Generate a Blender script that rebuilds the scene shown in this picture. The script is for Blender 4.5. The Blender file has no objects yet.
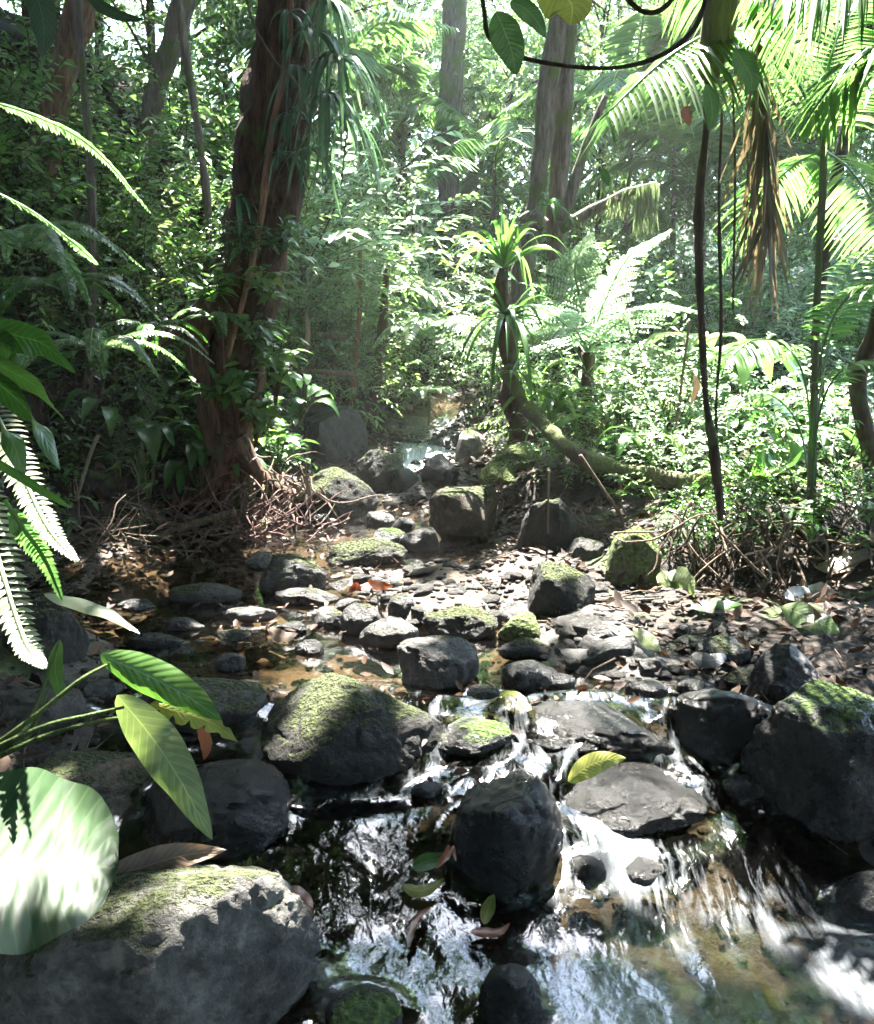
import bpy, bmesh, math, random
import numpy as np
from mathutils import Vector, Matrix
R = math.radians
rng = np.random.default_rng(11)
random.seed(5)
sc = bpy.context.scene
COL = sc.collection

# ------------------------------------------------------------------ camera, sky, sun, exposure
FPX, CAMZ, PITCH = 887.0, 1.35, R(11.6)
cam_d = bpy.data.cameras.new('camera'); cam = bpy.data.objects.new('camera', cam_d); COL.objects.link(cam)
cam.location = (0, 0, CAMZ); cam.rotation_euler = (R(90) - PITCH, 0, 0)
cam_d.sensor_fit = 'VERTICAL'; cam_d.sensor_height = 24.0; cam_d.lens = 24.0 * FPX / 1024.0
cam_d.clip_start = 0.05; cam_d.clip_end = 1500
sc.camera = cam

SUN_EL, SUN_AZ = R(63), R(8)            # azimuth measured from +Y towards +X
S = Vector((math.sin(SUN_AZ) * math.cos(SUN_EL), math.cos(SUN_AZ) * math.cos(SUN_EL), math.sin(SUN_EL)))
w = bpy.data.worlds.new('World'); sc.world = w; w.use_nodes = True
nt = w.node_tree; nt.nodes.clear()
o_ = nt.nodes.new('ShaderNodeOutputWorld'); b_ = nt.nodes.new('ShaderNodeBackground'); s_ = nt.nodes.new('ShaderNodeTexSky')
s_.sky_type = 'NISHITA'; s_.sun_disc = False; s_.sun_elevation = SUN_EL; s_.sun_rotation = SUN_AZ
s_.air_density = 1.2; s_.dust_density = 0.6; s_.ozone_density = 1.0
b_.inputs[1].default_value = 0.15
nt.links.new(s_.outputs[0], b_.inputs[0]); nt.links.new(b_.outputs[0], o_.inputs[0])
sun_d = bpy.data.lights.new('sun', 'SUN'); sun_d.energy = 5.0; sun_d.angle = R(0.5); sun_d.color = (1.0, 0.96, 0.88)
sun = bpy.data.objects.new('sun', sun_d); COL.objects.link(sun)
sun.rotation_euler = S.to_track_quat('Z', 'Y').to_euler()
sc.view_settings.view_transform = 'Standard'; sc.view_settings.look = 'None'
sc.view_settings.exposure = 4.35; sc.view_settings.gamma = 1.0
sc.render.engine = 'CYCLES'
sc.cycles.max_bounces = 7; sc.cycles.diffuse_bounces = 3; sc.cycles.glossy_bounces = 3
sc.cycles.transmission_bounces = 4; sc.cycles.transparent_max_bounces = 10
sc.cycles.sample_clamp_indirect = 6.0; sc.cycles.caustics_reflective = False; sc.cycles.caustics_refractive = False
sc.cycles.use_denoising = True

# ------------------------------------------------------------------ small maths helpers
CT, ST = math.cos(PITCH), math.sin(PITCH)
def P(px, py, Y):
    """point at forward distance Y seen at pixel px, py of the photograph"""
    u = (px - 437.0) / FPX; v = (512.0 - py) / FPX
    dy = CT + v * ST; dz = -ST + v * CT; t = Y / dy
    return np.array([u * t, Y, CAMZ + dz * t])
_tab = rng.random((8, 64, 64)); _tab3 = rng.random((4, 32, 32, 32))
def vn(x, y, k=0):
    x = np.asarray(x, float); y = np.asarray(y, float)
    xi = np.floor(x).astype(int); yi = np.floor(y).astype(int); fx = x - xi; fy = y - yi
    fx = fx * fx * (3 - 2 * fx); fy = fy * fy * (3 - 2 * fy); T = _tab[k % 8]
    a = T[xi % 64, yi % 64]; b = T[(xi + 1) % 64, yi % 64]; c = T[xi % 64, (yi + 1) % 64]; d = T[(xi + 1) % 64, (yi + 1) % 64]
    return (a * (1 - fx) + b * fx) * (1 - fy) + (c * (1 - fx) + d * fx) * fy
def fbm(x, y, k=0, o=4):
    r = 0; a = 0.5
    for i in range(o):
        r = r + a * (vn(x * 2 ** i + 7.3 * i, y * 2 ** i + 3.1 * i, k + i) - 0.5); a *= 0.5
    return r
def vn3(p, k=0):
    pi = np.floor(p).astype(int); f = p - pi; f = f * f * (3 - 2 * f); T = _tab3[k % 4]; r = 0
    for dx in (0, 1):
        for dy in (0, 1):
            for dz in (0, 1):
                wgt = (f[:, 0] if dx else 1 - f[:, 0]) * (f[:, 1] if dy else 1 - f[:, 1]) * (f[:, 2] if dz else 1 - f[:, 2])
                r = r + wgt * T[(pi[:, 0] + dx) % 32, (pi[:, 1] + dy) % 32, (pi[:, 2] + dz) % 32]
    return r
def fbm3(p, k=0, o=4):
    r = 0; a = 0.5
    for i in range(o):
        r = r + a * (vn3(p * 2 ** i + 11.7 * i, k + i) - 0.5); a *= 0.5
    return r
def nrm(a):
    a = np.asarray(a, float); return a / np.maximum(np.linalg.norm(a, axis=-1, keepdims=True), 1e-9)
def sstep(a, b, x):
    t = np.clip((x - a) / (b - a), 0, 1); return t * t * (3 - 2 * t)

# ------------------------------------------------------------------ terrain and water functions
_ys = [-3, 1.6, 2.4, 2.9, 3.5, 4.0, 4.6, 5.2, 5.8, 6.4, 7.0, 7.6, 8.1, 9.5, 12, 20]
_xl = [-1.6, -1.35, -1.35, -1.3, -1.7, -1.9, -2.2, -2.3, -1.95, -1.45, -1.15, -0.75, -0.5, -0.45, 0.1, 0.3]
_xr = [1.7, 1.7, 1.45, 1.15, 0.85, 0.8, 0.65, 0.5, 0.45, 0.25, 0.12, 0.1, 0.15, 0.35, 0.1, 0.3]
def xl(y): return np.interp(y, _ys, _xl)
def xr(y): return np.interp(y, _ys, _xr)
def zw(y):
    y = np.asarray(y, float)
    return (-0.27 + 0.13 * sstep(2.08, 2.62, y) + 0.14 * sstep(2.6, 3.05, y) + 0.05 * sstep(6.3, 7.4, y)
            + 0.22 * sstep(7.95, 8.65, y) + 0.18 * sstep(9.0, 9.6, y) + np.interp(y, [9.6, 14, 20, 40, 80, 300], [0, .45, 1.2, 4.2, 9, 16]))
_lb = ([0, .2, .6, 1.0, 1.6, 2.6, 4, 8, 20, 60, 300], [0, .07, .2, .5, 1.15, 2.0, 2.9, 4.4, 7, 12, 20])
_rb = ([0, .4, 1.5, 3, 6, 20, 60, 300], [0, .05, .10, .22, .5, 2.4, 7, 16])
def H(x, y):
    x = np.asarray(x, float); y = np.asarray(y, float)
    dl = xl(y) - x; dr = x - xr(y); din = np.minimum(-dl, -dr)
    base = zw(y)
    n = fbm(x * 1.1, y * 1.1, 1, 4) * 0.35 + fbm(x * 6, y * 6, 3, 3) * 0.07
    bed = -0.13 * sstep(0.0, 0.45, din) + 0.10 * sstep(.54, .75, vn(x * 1.7 + 3, y * 1.7, 5)) * sstep(2.9, 3.4, y) + sum(hb * np.exp(-((x - a) / ra) ** 2 - ((y - b) / rb_) ** 2) for a, b, ra, rb_, hb in ((.24, 4.65, .55, .55, .19), (-.15, 4.0, .5, .3, .12), (-1.15, 4.35, .45, .3, .11), (-.1, 7.3, .25, .8, .1), (.6, 3.6, .3, .4, .15), (-1.0, 3.75, .25, .2, .10)))
    land = np.interp(dl, *_lb) * (1 + .25 * sstep(6.5, 10, y)) + np.interp(dr, *_rb)
    land = land + 0.30 * sstep(4.35, 5.0, y + .35 * (vn(x * 1.3, y * .1, 2) - .5)) * sstep(0.35, 1.1, dr)
    land = land + 0.35 * sstep(2.05, 3.0, x) * sstep(2.4, 3.6, y) * (1 - sstep(4.3, 5, y))
    m = sstep(-.1, .5, np.maximum(dl, dr))
    return base + bed + land + n * (0.16 + 0.84 * m * np.clip(.35 + .12 * y, .5, 4))
_Y = np.concatenate([np.arange(.9, 14, .01), np.arange(14, 70, .06)])
def G(px, py, surf=True):
    """where the pixel's line meets the ground or the water"""
    u = (px - 437.0) / FPX; v = (512.0 - py) / FPX; dy = CT + v * ST; dz = -ST + v * CT
    t = _Y / dy; X = u * t; Z = CAMZ + dz * t; h = H(X, _Y)
    if surf: h = np.where((X > xl(_Y)) & (X < xr(_Y)), np.maximum(h, zw(_Y)), h)
    k = np.argmax(Z < h)
    return np.array([X[k], _Y[k], h[k]])
def ground(x, y): return float(H(x, y))

# ------------------------------------------------------------------ materials
MATS = {}
def newmat(name):
    m = bpy.data.materials.new(name); m.use_nodes = True; t = m.node_tree; t.nodes.clear()
    def N(ty, **kw):
        n = t.nodes.new(ty)
        for k, v in kw.items():
            if k.startswith('i_'):
                key = k[2:]; key = int(key) if key.isdigit() else key.replace('_', ' ')
                n.inputs[key].default_value = v
            else: setattr(n, k, v)
        return n
    def Lk(a, b): t.links.new(a, b)
    return m, N, Lk
def ramp(N, stops):
    r = N('ShaderNodeValToRGB'); e = r.color_ramp.elements
    while len(e) < len(stops): e.new(.5)
    for k, (p, c) in enumerate(stops):
        e[k].position = p; e[k].color = (*c, 1) if len(c) == 3 else c
    return r
def leaf_mat(name, cols, trans, rough=.38, tr=.42, veins=False, spec=.5):
    if name in MATS: return MATS[name]
    m, N, L = newmat(name)
    out = N('ShaderNodeOutputMaterial'); p = N('ShaderNodeBsdfPrincipled'); p.inputs['Roughness'].default_value = rough
    p.inputs['Specular IOR Level'].default_value = spec
    at = N('ShaderNodeAttribute', attribute_name='rnd'); oi = N('ShaderNodeObjectInfo')
    ad = N('ShaderNodeMath', operation='MULTIPLY_ADD', i_1=.3); L(oi.outputs['Random'], ad.inputs[0]); L(at.outputs['Fac'], ad.inputs[2])
    sb = N('ShaderNodeMath', operation='SUBTRACT', i_1=.15); L(ad.outputs[0], sb.inputs[0])
    rp = ramp(N, cols); L(sb.outputs[0], rp.inputs[0]); colr = rp.outputs[0]
    geo = N('ShaderNodeTexCoord'); ns = N('ShaderNodeTexNoise', i_Scale=22.0 if veins else 9.0); ns.inputs['Detail'].default_value = 4
    L(geo.outputs['Object'], ns.inputs['Vector'])
    mx = N('ShaderNodeMix', data_type='RGBA', blend_type='MULTIPLY'); mx.inputs[0].default_value = .55
    r2 = ramp(N, [(.3, (.55, .55, .5)), (.65, (1.25, 1.2, 1.1))]); L(ns.outputs['Fac'], r2.inputs[0])
    L(colr, mx.inputs[6]); L(r2.outputs[0], mx.inputs[7]); colr = mx.outputs[2]
    if veins:
        ls = N('ShaderNodeAttribute', attribute_name='ls'); lt = N('ShaderNodeAttribute', attribute_name='lt')
        ab = N('ShaderNodeMath', operation='ABSOLUTE'); L(ls.outputs['Fac'], ab.inputs[0])
        a1 = N('ShaderNodeMath', operation='MULTIPLY_ADD', i_1=-.16); L(ab.outputs[0], a1.inputs[0]); L(lt.outputs['Fac'], a1.inputs[2])
        a2 = N('ShaderNodeMath', operation='MULTIPLY', i_1=85.0); L(a1.outputs[0], a2.inputs[0])
        si = N('ShaderNodeMath', operation='SINE'); L(a2.outputs[0], si.inputs[0])
        pw = N('ShaderNodeMapRange'); pw.inputs[1].default_value = .8; pw.inputs[2].default_value = 1.0; L(si.outputs[0], pw.inputs[0])
        mr = N('ShaderNodeMapRange'); mr.inputs[1].default_value = .05; mr.inputs[2].default_value = .02; L(ab.outputs[0], mr.inputs[0])
        mxm = N('ShaderNodeMath', operation='MAXIMUM'); 
        hf = N('ShaderNodeMath', operation='MULTIPLY', i_1=.45); L(pw.outputs[0], hf.inputs[0]); L(hf.outputs[0], mxm.inputs[0]); L(mr.outputs[0], mxm.inputs[1])
        m3 = N('ShaderNodeMix', data_type='RGBA', blend_type='MIX'); m3.inputs[7].default_value = tuple(min(1, c * 1.9) for c in cols[-1][1]) + (1,)
        sc2 = N('ShaderNodeMath', operation='MULTIPLY', i_1=.6); L(mxm.outputs[0], sc2.inputs[0]); L(sc2.outputs[0], m3.inputs[0]); L(colr, m3.inputs[6]); colr = m3.outputs[2]
        # holes of wear and blotches
        bp = N('ShaderNodeBump', i_Strength=.2, i_Distance=.0015); L(si.outputs[0], bp.inputs['Height']); L(bp.outputs[0], p.inputs['Normal'])
    L(colr, p.inputs['Base Color'])
    tb = N('ShaderNodeBsdfTranslucent'); tm = N('ShaderNodeMix', data_type='RGBA', blend_type='MULTIPLY'); tm.inputs[0].default_value = 1
    tm.inputs[7].default_value = (*trans, 1); L(colr, tm.inputs[6]); L(tm.outputs[2], tb.inputs[0])
    ms = N('ShaderNodeMixShader'); ms.inputs[0].default_value = tr; L(p.outputs[0], ms.inputs[1]); L(tb.outputs[0], ms.inputs[2])
    L(ms.outputs[0], out.inputs[0]); MATS[name] = m; return m
LM = {}
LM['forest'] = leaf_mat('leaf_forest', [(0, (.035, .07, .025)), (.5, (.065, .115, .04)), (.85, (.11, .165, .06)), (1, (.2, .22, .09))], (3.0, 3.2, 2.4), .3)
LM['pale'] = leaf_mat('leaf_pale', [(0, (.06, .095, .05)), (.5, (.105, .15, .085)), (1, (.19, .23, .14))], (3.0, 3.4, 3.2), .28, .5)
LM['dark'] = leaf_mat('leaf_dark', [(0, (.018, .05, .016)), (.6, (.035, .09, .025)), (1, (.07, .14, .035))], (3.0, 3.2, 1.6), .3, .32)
LM['strap'] = leaf_mat('leaf_strap', [(0, (.03, .08, .02)), (.6, (.06, .14, .03)), (1, (.12, .2, .05))], (2.6, 2.9, 2.0), .3, .26)
LM['blue'] = leaf_mat('leaf_epiphyte', [(0, (.03, .065, .035)), (.6, (.055, .10, .06)), (1, (.09, .14, .08))], (2.4, 2.8, 2), .38, .3)
LM['palm'] = leaf_mat('leaf_palm', [(0, (.04, .09, .025)), (.6, (.065, .13, .035)), (1, (.11, .17, .05))], (2.4, 2.7, 2.3), .28, .36)
LM['fern'] = leaf_mat('leaf_fern', [(0, (.045, .085, .035)), (.6, (.075, .13, .06)), (1, (.12, .18, .085))], (2.8, 3.0, 2.4), .35, .42)
LM['glare_paint'] = leaf_mat('leaf_glare_paint', [(0, (.24, .29, .19)), (1, (.36, .40, .31))], (2, 2.2, 1.8), .25, .3, False, .7)  # sunlit whiteness of the fronds put into the leaf colour
LM['blade'] = leaf_mat('leaf_blade', [(0, (.03, .075, .018)), (.6, (.05, .11, .025)), (1, (.075, .14, .035))], (2.0, 2.2, 1.2), .33, .27, True)
LM['blade_dull'] = leaf_mat('leaf_blade_dull', [(0, (.07, .11, .05)), (.6, (.11, .15, .07)), (1, (.15, .18, .09))], (2.0, 2.2, 1.2), .42, .3, True)
LM['glossy'] = leaf_mat('leaf_glossy', [(0, (.018, .045, .016)), (.6, (.028, .06, .022)), (1, (.045, .08, .03))], (1.6, 1.7, 1.2), .45, .08, True, .3)
LM['yellow'] = leaf_mat('leaf_yellow', [(0, (.13, .15, .03)), (1, (.22, .23, .06))], (2, 2, 1), .4, .4, True)
LM['brown'] = leaf_mat('leaf_brown', [(0, (.012, .007, .005)), (.5, (.028, .016, .011)), (.85, (.065, .038, .025)), (1, (.14, .09, .06))], (1.3, 1, .7), .6, .12, False, .15)
LM['brownbig'] = leaf_mat('leaf_brown_big', [(0, (.13, .09, .07)), (1, (.22, .16, .12))], (1.2, 1, .7), .5, .12, True)
LM['greyleaf'] = leaf_mat('leaf_grey', [(0, (.10, .10, .10)), (1, (.2, .19, .18))], (1, 1, 1), .35, .08, True)
LM['redleaf'] = leaf_mat('leaf_red', [(0, (.12, .035, .02)), (1, (.26, .10, .05))], (1.3, 1, .7), .35, .3)
LM['moss'] = leaf_mat('moss_blades', [(0, (.02, .026, .010)), (.6, (.045, .055, .018)), (1, (.085, .095, .034))], (2, 2, 1), .8, .3, False, .1)
LM['beard'] = leaf_mat('beard_moss', [(0, (.08, .11, .055)), (1, (.16, .19, .11))], (1.8, 2, 1.5), .8, .3, False, .1)

def rock_mat(name, c1, c2, moss=0.0, rough=.6, wet=0.0, mosscol=(.045, .055, .018)):
    if name in MATS: return MATS[name]
    m, N, L = newmat(name)
    out = N('ShaderNodeOutputMaterial'); p = N('ShaderNodeBsdfPrincipled')
    tc = N('ShaderNodeTexCoord'); oi = N('ShaderNodeObjectInfo')
    va = N('ShaderNodeVectorMath', operation='MULTIPLY_ADD'); cmb = N('ShaderNodeCombineXYZ')
    L(oi.outputs['Random'], cmb.inputs[0]); va.inputs[1].default_value = (9, 9, 9)
    L(cmb.outputs[0], va.inputs[0]); L(tc.outputs['Object'], va.inputs[2]); vec = va.outputs[0]
    n1 = N('ShaderNodeTexNoise', i_Scale=5.0); n1.inputs['Detail'].default_value = 9; n1.inputs['Roughness'].default_value = .68; L(vec, n1.inputs['Vector'])
    n2 = N('ShaderNodeTexNoise', i_Scale=38.0); n2.inputs['Detail'].default_value = 6; n2.inputs['Roughness'].default_value = .7; L(vec, n2.inputs['Vector'])
    vo = N('ShaderNodeTexVoronoi', i_Scale=16.0); L(vec, vo.inputs['Vector'])
    rp = ramp(N, [(.32, c1), (.5, tuple((a + b) / 2 for a, b in zip(c1, c2))), (.68, c2)]); L(n1.outputs['Fac'], rp.inputs[0])
    r2 = ramp(N, [(.35, (.55, .55, .55)), (.7, (1.35, 1.33, 1.3))]); L(n2.outputs['Fac'], r2.inputs[0])
    mx = N('ShaderNodeMix', data_type='RGBA', blend_type='MULTIPLY'); mx.inputs[0].default_value = 1; L(rp.outputs[0], mx.inputs[6]); L(r2.outputs[0], mx.inputs[7]); col = mx.outputs[2]
    # pale lichen spots
    n4 = N('ShaderNodeTexNoise', i_Scale=14.0); n4.inputs['Detail'].default_value = 8; L(vec, n4.inputs['Vector'])
    lr = ramp(N, [(.58, (0, 0, 0)), (.66, (1, 1, 1))]); L(n4.outputs['Fac'], lr.inputs[0])
    lm = N('ShaderNodeMath', operation='MULTIPLY', i_1=.35 * (1 - wet)); L(lr.outputs[0], lm.inputs[0])
    mxl = N('ShaderNodeMix', data_type='RGBA'); mxl.inputs[7].default_value = (min(.5, c2[0] * 1.7), min(.5, c2[1] * 1.75), min(.5, c2[2] * 1.6), 1)
    L(lm.outputs[0], mxl.inputs[0]); L(col, mxl.inputs[6]); col = mxl.outputs[2]
    ro = N('ShaderNodeMapRange'); ro.inputs[3].default_value = max(.08, rough - .22); ro.inputs[4].default_value = min(1, rough + .22); L(n1.outputs['Fac'], ro.inputs[0]); ro.inputs[1].default_value = .35; ro.inputs[2].default_value = .65
    rough_s = ro.outputs[0]
    hb = N('ShaderNodeMath', operation='MULTIPLY_ADD', i_1=.35); L(n2.outputs['Fac'], hb.inputs[0]); L(n1.outputs['Fac'], hb.inputs[2])
    hsock = hb.outputs[0]
    if moss > 0:
        ge = N('ShaderNodeNewGeometry'); sx = N('ShaderNodeSeparateXYZ'); L(ge.outputs['Normal'], sx.inputs[0])
        nm = N('ShaderNodeTexNoise', i_Scale=6.0); nm.inputs['Detail'].default_value = 7; nm.inputs['Roughness'].default_value = .65; L(vec, nm.inputs['Vector'])
        a = N('ShaderNodeMath', operation='MULTIPLY_ADD', i_1=.55); L(sx.outputs[2], a.inputs[0]); L(nm.outputs['Fac'], a.inputs[2])
        th = 1.17 - .52 * moss
        mr = N('ShaderNodeMapRange'); mr.inputs[1].default_value = th - .05; mr.inputs[2].default_value = th + .07; L(a.outputs[0], mr.inputs[0])
        nn = N('ShaderNodeTexNoise', i_Scale=60.0); nn.inputs['Detail'].default_value = 5; L(vec, nn.inputs['Vector'])
        mc = ramp(N, [(.3, tuple(c * .3 for c in mosscol)), (.55, mosscol), (.8, tuple(c * 1.7 for c in mosscol))]); L(nn.outputs['Fac'], mc.inputs[0])
        mm = N('ShaderNodeMix', data_type='RGBA'); L(mr.outputs[0], mm.inputs[0]); L(col, mm.inputs[6]); L(mc.outputs[0], mm.inputs[7]); col = mm.outputs[2]
        rm = N('ShaderNodeMix', data_type='FLOAT'); L(mr.outputs[0], rm.inputs[0]); L(rough_s, rm.inputs[2]); rm.inputs[3].default_value = .95; rough_s = rm.outputs[0]
        h2 = N('ShaderNodeMath', operation='MULTIPLY'); L(mr.outputs[0], h2.inputs[0]); L(nn.outputs['Fac'], h2.inputs[1])
        h3 = N('ShaderNodeMath', operation='MULTIPLY_ADD', i_1=1.3); L(h2.outputs[0], h3.inputs[0]); L(hsock, h3.inputs[2]); hsock = h3.outputs[0]
    bp = N('ShaderNodeBump', i_Strength=1.0, i_Distance=.045); L(hsock, bp.inputs['Height']); L(bp.outputs[0], p.inputs['Normal'])
    L(col, p.inputs['Base Color']); L(rough_s, p.inputs['Roughness']); p.inputs['Specular IOR Level'].default_value = .35 - .1 * wet
    if wet > .5:
        p.inputs['Coat Weight'].default_value = .14; p.inputs['Coat Roughness'].default_value = .06; L(bp.outputs[0], p.inputs['Coat Normal'])
    L(p.outputs[0], out.inputs[0]); MATS[name] = m; return m
RM = {
 'pale': rock_mat('rock_pale', (.005, .005, .004), (.17, .163, .15), .42, .75),
 'grey': rock_mat('rock_grey', (.007, .0065, .006), (.055, .051, .048), .2, .42, .45),
 'greymoss': rock_mat('rock_grey_moss', (.007, .0065, .006), (.052, .048, .043), .45, .55, .3),
 'moss': rock_mat('rock_moss', (.004, .0038, .0035), (.025, .023, .02), .55, .8),
 'mossall': rock_mat('rock_moss_all', (.05, .06, .02), (.12, .13, .06), 1.35, .9, 0, (.10, .135, .035)),
 'wet': rock_mat('rock_wet', (.003, .003, .0027), (.014, .013, .012), .0, .22, 1.0),
 'wetmoss': rock_mat('rock_wet_moss', (.005, .005, .0045), (.022, .02, .017), .45, .32, .9, (.06, .10, .02)),
 'gravel': rock_mat('rock_gravel', (.008, .0075, .007), (.05, .043, .036), .0, .55, .4),
 'brown': rock_mat('rock_brown', (.025, .018, .012), (.13, .095, .065), .5, .7),
}
def bark_mat(name, c1, c2, mosscol=(.09, .12, .04), moss=.4, sx=9):
    m, N, L = newmat(name)
    out = N('ShaderNodeOutputMaterial'); p = N('ShaderNodeBsdfPrincipled', i_Roughness=.85); p.inputs['Specular IOR Level'].default_value = .25
    tc = N('ShaderNodeTexCoord'); mp = N('ShaderNodeMapping'); mp.inputs['Scale'].default_value = (sx, sx, sx * .16); L(tc.outputs['Object'], mp.inputs[0])
    n1 = N('ShaderNodeTexNoise', i_Scale=3.0); n1.inputs['Detail'].default_value = 8; n1.inputs['Roughness'].default_value = .7; L(mp.outputs[0], n1.inputs['Vector'])
    rp = ramp(N, [(.35, c1), (.65, c2)]); L(n1.outputs['Fac'], rp.inputs[0])
    n2 = N('ShaderNodeTexNoise', i_Scale=4.5); n2.inputs['Detail'].default_value = 7; L(tc.outputs['Object'], n2.inputs['Vector'])
    mr = N('ShaderNodeMapRange'); mr.inputs[1].default_value = .62 - .25 * moss; mr.inputs[2].default_value = .72 - .2 * moss; L(n2.outputs['Fac'], mr.inputs[0])
    mx = N('ShaderNodeMix', data_type='RGBA'); mx.inputs[7].default_value = (*mosscol, 1); L(mr.outputs[0], mx.inputs[0]); L(rp.outputs[0], mx.inputs[6])
    bp = N('ShaderNodeBump', i_Strength=1.0, i_Distance=.07); L(n1.outputs['Fac'], bp.inputs['Height']); L(bp.outputs[0], p.inputs['Normal'])
    L(mx.outputs[2], p.inputs['Base Color']); L(p.outputs[0], out.inputs[0]); return m
BM = {'warm': bark_mat('bark_warm', (.06, .033, .02), (.2, .115, .07), moss=.3),
      'big': bark_mat('bark_big', (.022, .012, .008), (.15, .082, .052), moss=.15),
      'red': bark_mat('bark_red', (.14, .06, .035), (.3, .15, .09), moss=0),
      'grey': bark_mat('bark_grey', (.07, .055, .045), (.2, .165, .14), moss=.5),
      'mossy': bark_mat('bark_mossy', (.05, .04, .025), (.12, .1, .06), moss=.95, mosscol=(.13, .16, .05)),
      'dark': bark_mat('bark_dark', (.035, .022, .014), (.1, .065, .04), moss=.25),
      'green': bark_mat('stem_green', (.05, .08, .02), (.10, .14, .04), moss=.1, sx=4),
      'dry': bark_mat('dry_stem', (.12, .085, .055), (.26, .19, .13), moss=0),
      'root': bark_mat('root_pale', (.06, .04, .027), (.2, .145, .105), moss=.2),
      'purple': bark_mat('root_purple', (.08, .04, .04), (.22, .13, .12), moss=0)}

def soil_mat():
    m, N, L = newmat('forest_soil')
    out = N('ShaderNodeOutputMaterial'); p = N('ShaderNodeBsdfPrincipled')
    tc = N('ShaderNodeTexCoord'); at = N('ShaderNodeAttribute', attribute_name='bed')
    n1 = N('ShaderNodeTexNoise', i_Scale=1.7); n1.inputs['Detail'].default_value = 10; n1.inputs['Roughness'].default_value = .7; L(tc.outputs['Object'], n1.inputs['Vector'])
    n2 = N('ShaderNodeTexNoise', i_Scale=30.0); n2.inputs['Detail'].default_value = 5; L(tc.outputs['Object'], n2.inputs['Vector'])
    vo = N('ShaderNodeTexNoise', i_Scale=11.0); vo.inputs['Detail'].default_value = 10; vo.inputs['Roughness'].default_value = .75; L(tc.outputs['Object'], vo.inputs['Vector'])
    dirt = ramp(N, [(.3, (.008, .0055, .004)), (.55, (.026, .017, .011)), (.75, (.05, .033, .022))]); L(n1.outputs['Fac'], dirt.inputs[0])
    hs = N('ShaderNodeHueSaturation', i_Saturation=.45); hs.inputs['Value'].default_value = .11; L(vo.outputs['Color'], hs.inputs['Color'])
    bedc = N('ShaderNodeMix', data_type='RGBA', blend_type='MIX'); bedc.inputs[0].default_value = .8; bedc.inputs[7].default_value = (.028, .021, .014, 1); L(hs.outputs[0], bedc.inputs[6])
    sl = N('ShaderNodeAttribute', attribute_name='silt'); b2 = N('ShaderNodeMix', data_type='RGBA'); b2.inputs[7].default_value = (.085, .052, .032, 1); L(sl.outputs['Fac'], b2.inputs[0]); L(bedc.outputs[2], b2.inputs[6])
    mx = N('ShaderNodeMix', data_type='RGBA'); L(at.outputs['Fac'], mx.inputs[0]); L(dirt.outputs[0], mx.inputs[6]); L(b2.outputs[2], mx.inputs[7])
    mo = N('ShaderNodeTexNoise', i_Scale=2.6); mo.inputs['Detail'].default_value = 8; L(tc.outputs['Object'], mo.inputs['Vector'])
    mr = N('ShaderNodeMapRange'); mr.inputs[1].default_value = .55; mr.inputs[2].default_value = .64; L(mo.outputs['Fac'], mr.inputs[0])
    inv = N('ShaderNodeMath', operation='SUBTRACT'); inv.inputs[0].default_value = 1; L(at.outputs['Fac'], inv.inputs[1])
    ml = N('ShaderNodeMath', operation='MULTIPLY'); L(mr.outputs[0], ml.inputs[0]); L(inv.outputs[0], ml.inputs[1])
    m2 = N('ShaderNodeMix', data_type='RGBA'); m2.inputs[7].default_value = (.05, .075, .018, 1); L(ml.outputs[0], m2.inputs[0]); L(mx.outputs[2], m2.inputs[6])
    hh = N('ShaderNodeMath', operation='ADD'); L(n2.outputs['Fac'], hh.inputs[0]); L(vo.outputs['Fac'], hh.inputs[1])
    bp = N('ShaderNodeBump', i_Strength=1.0, i_Distance=.03); L(hh.outputs[0], bp.inputs['Height']); L(bp.outputs[0], p.inputs['Normal'])
    rr = N('ShaderNodeMapRange'); rr.inputs[3].default_value = .9; rr.inputs[4].default_value = .45; L(at.outputs['Fac'], rr.inputs[0]); L(rr.outputs[0], p.inputs['Roughness'])
    L(m2.outputs[2], p.inputs['Base Color']); L(p.outputs[0], out.inputs[0]); return m
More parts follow.
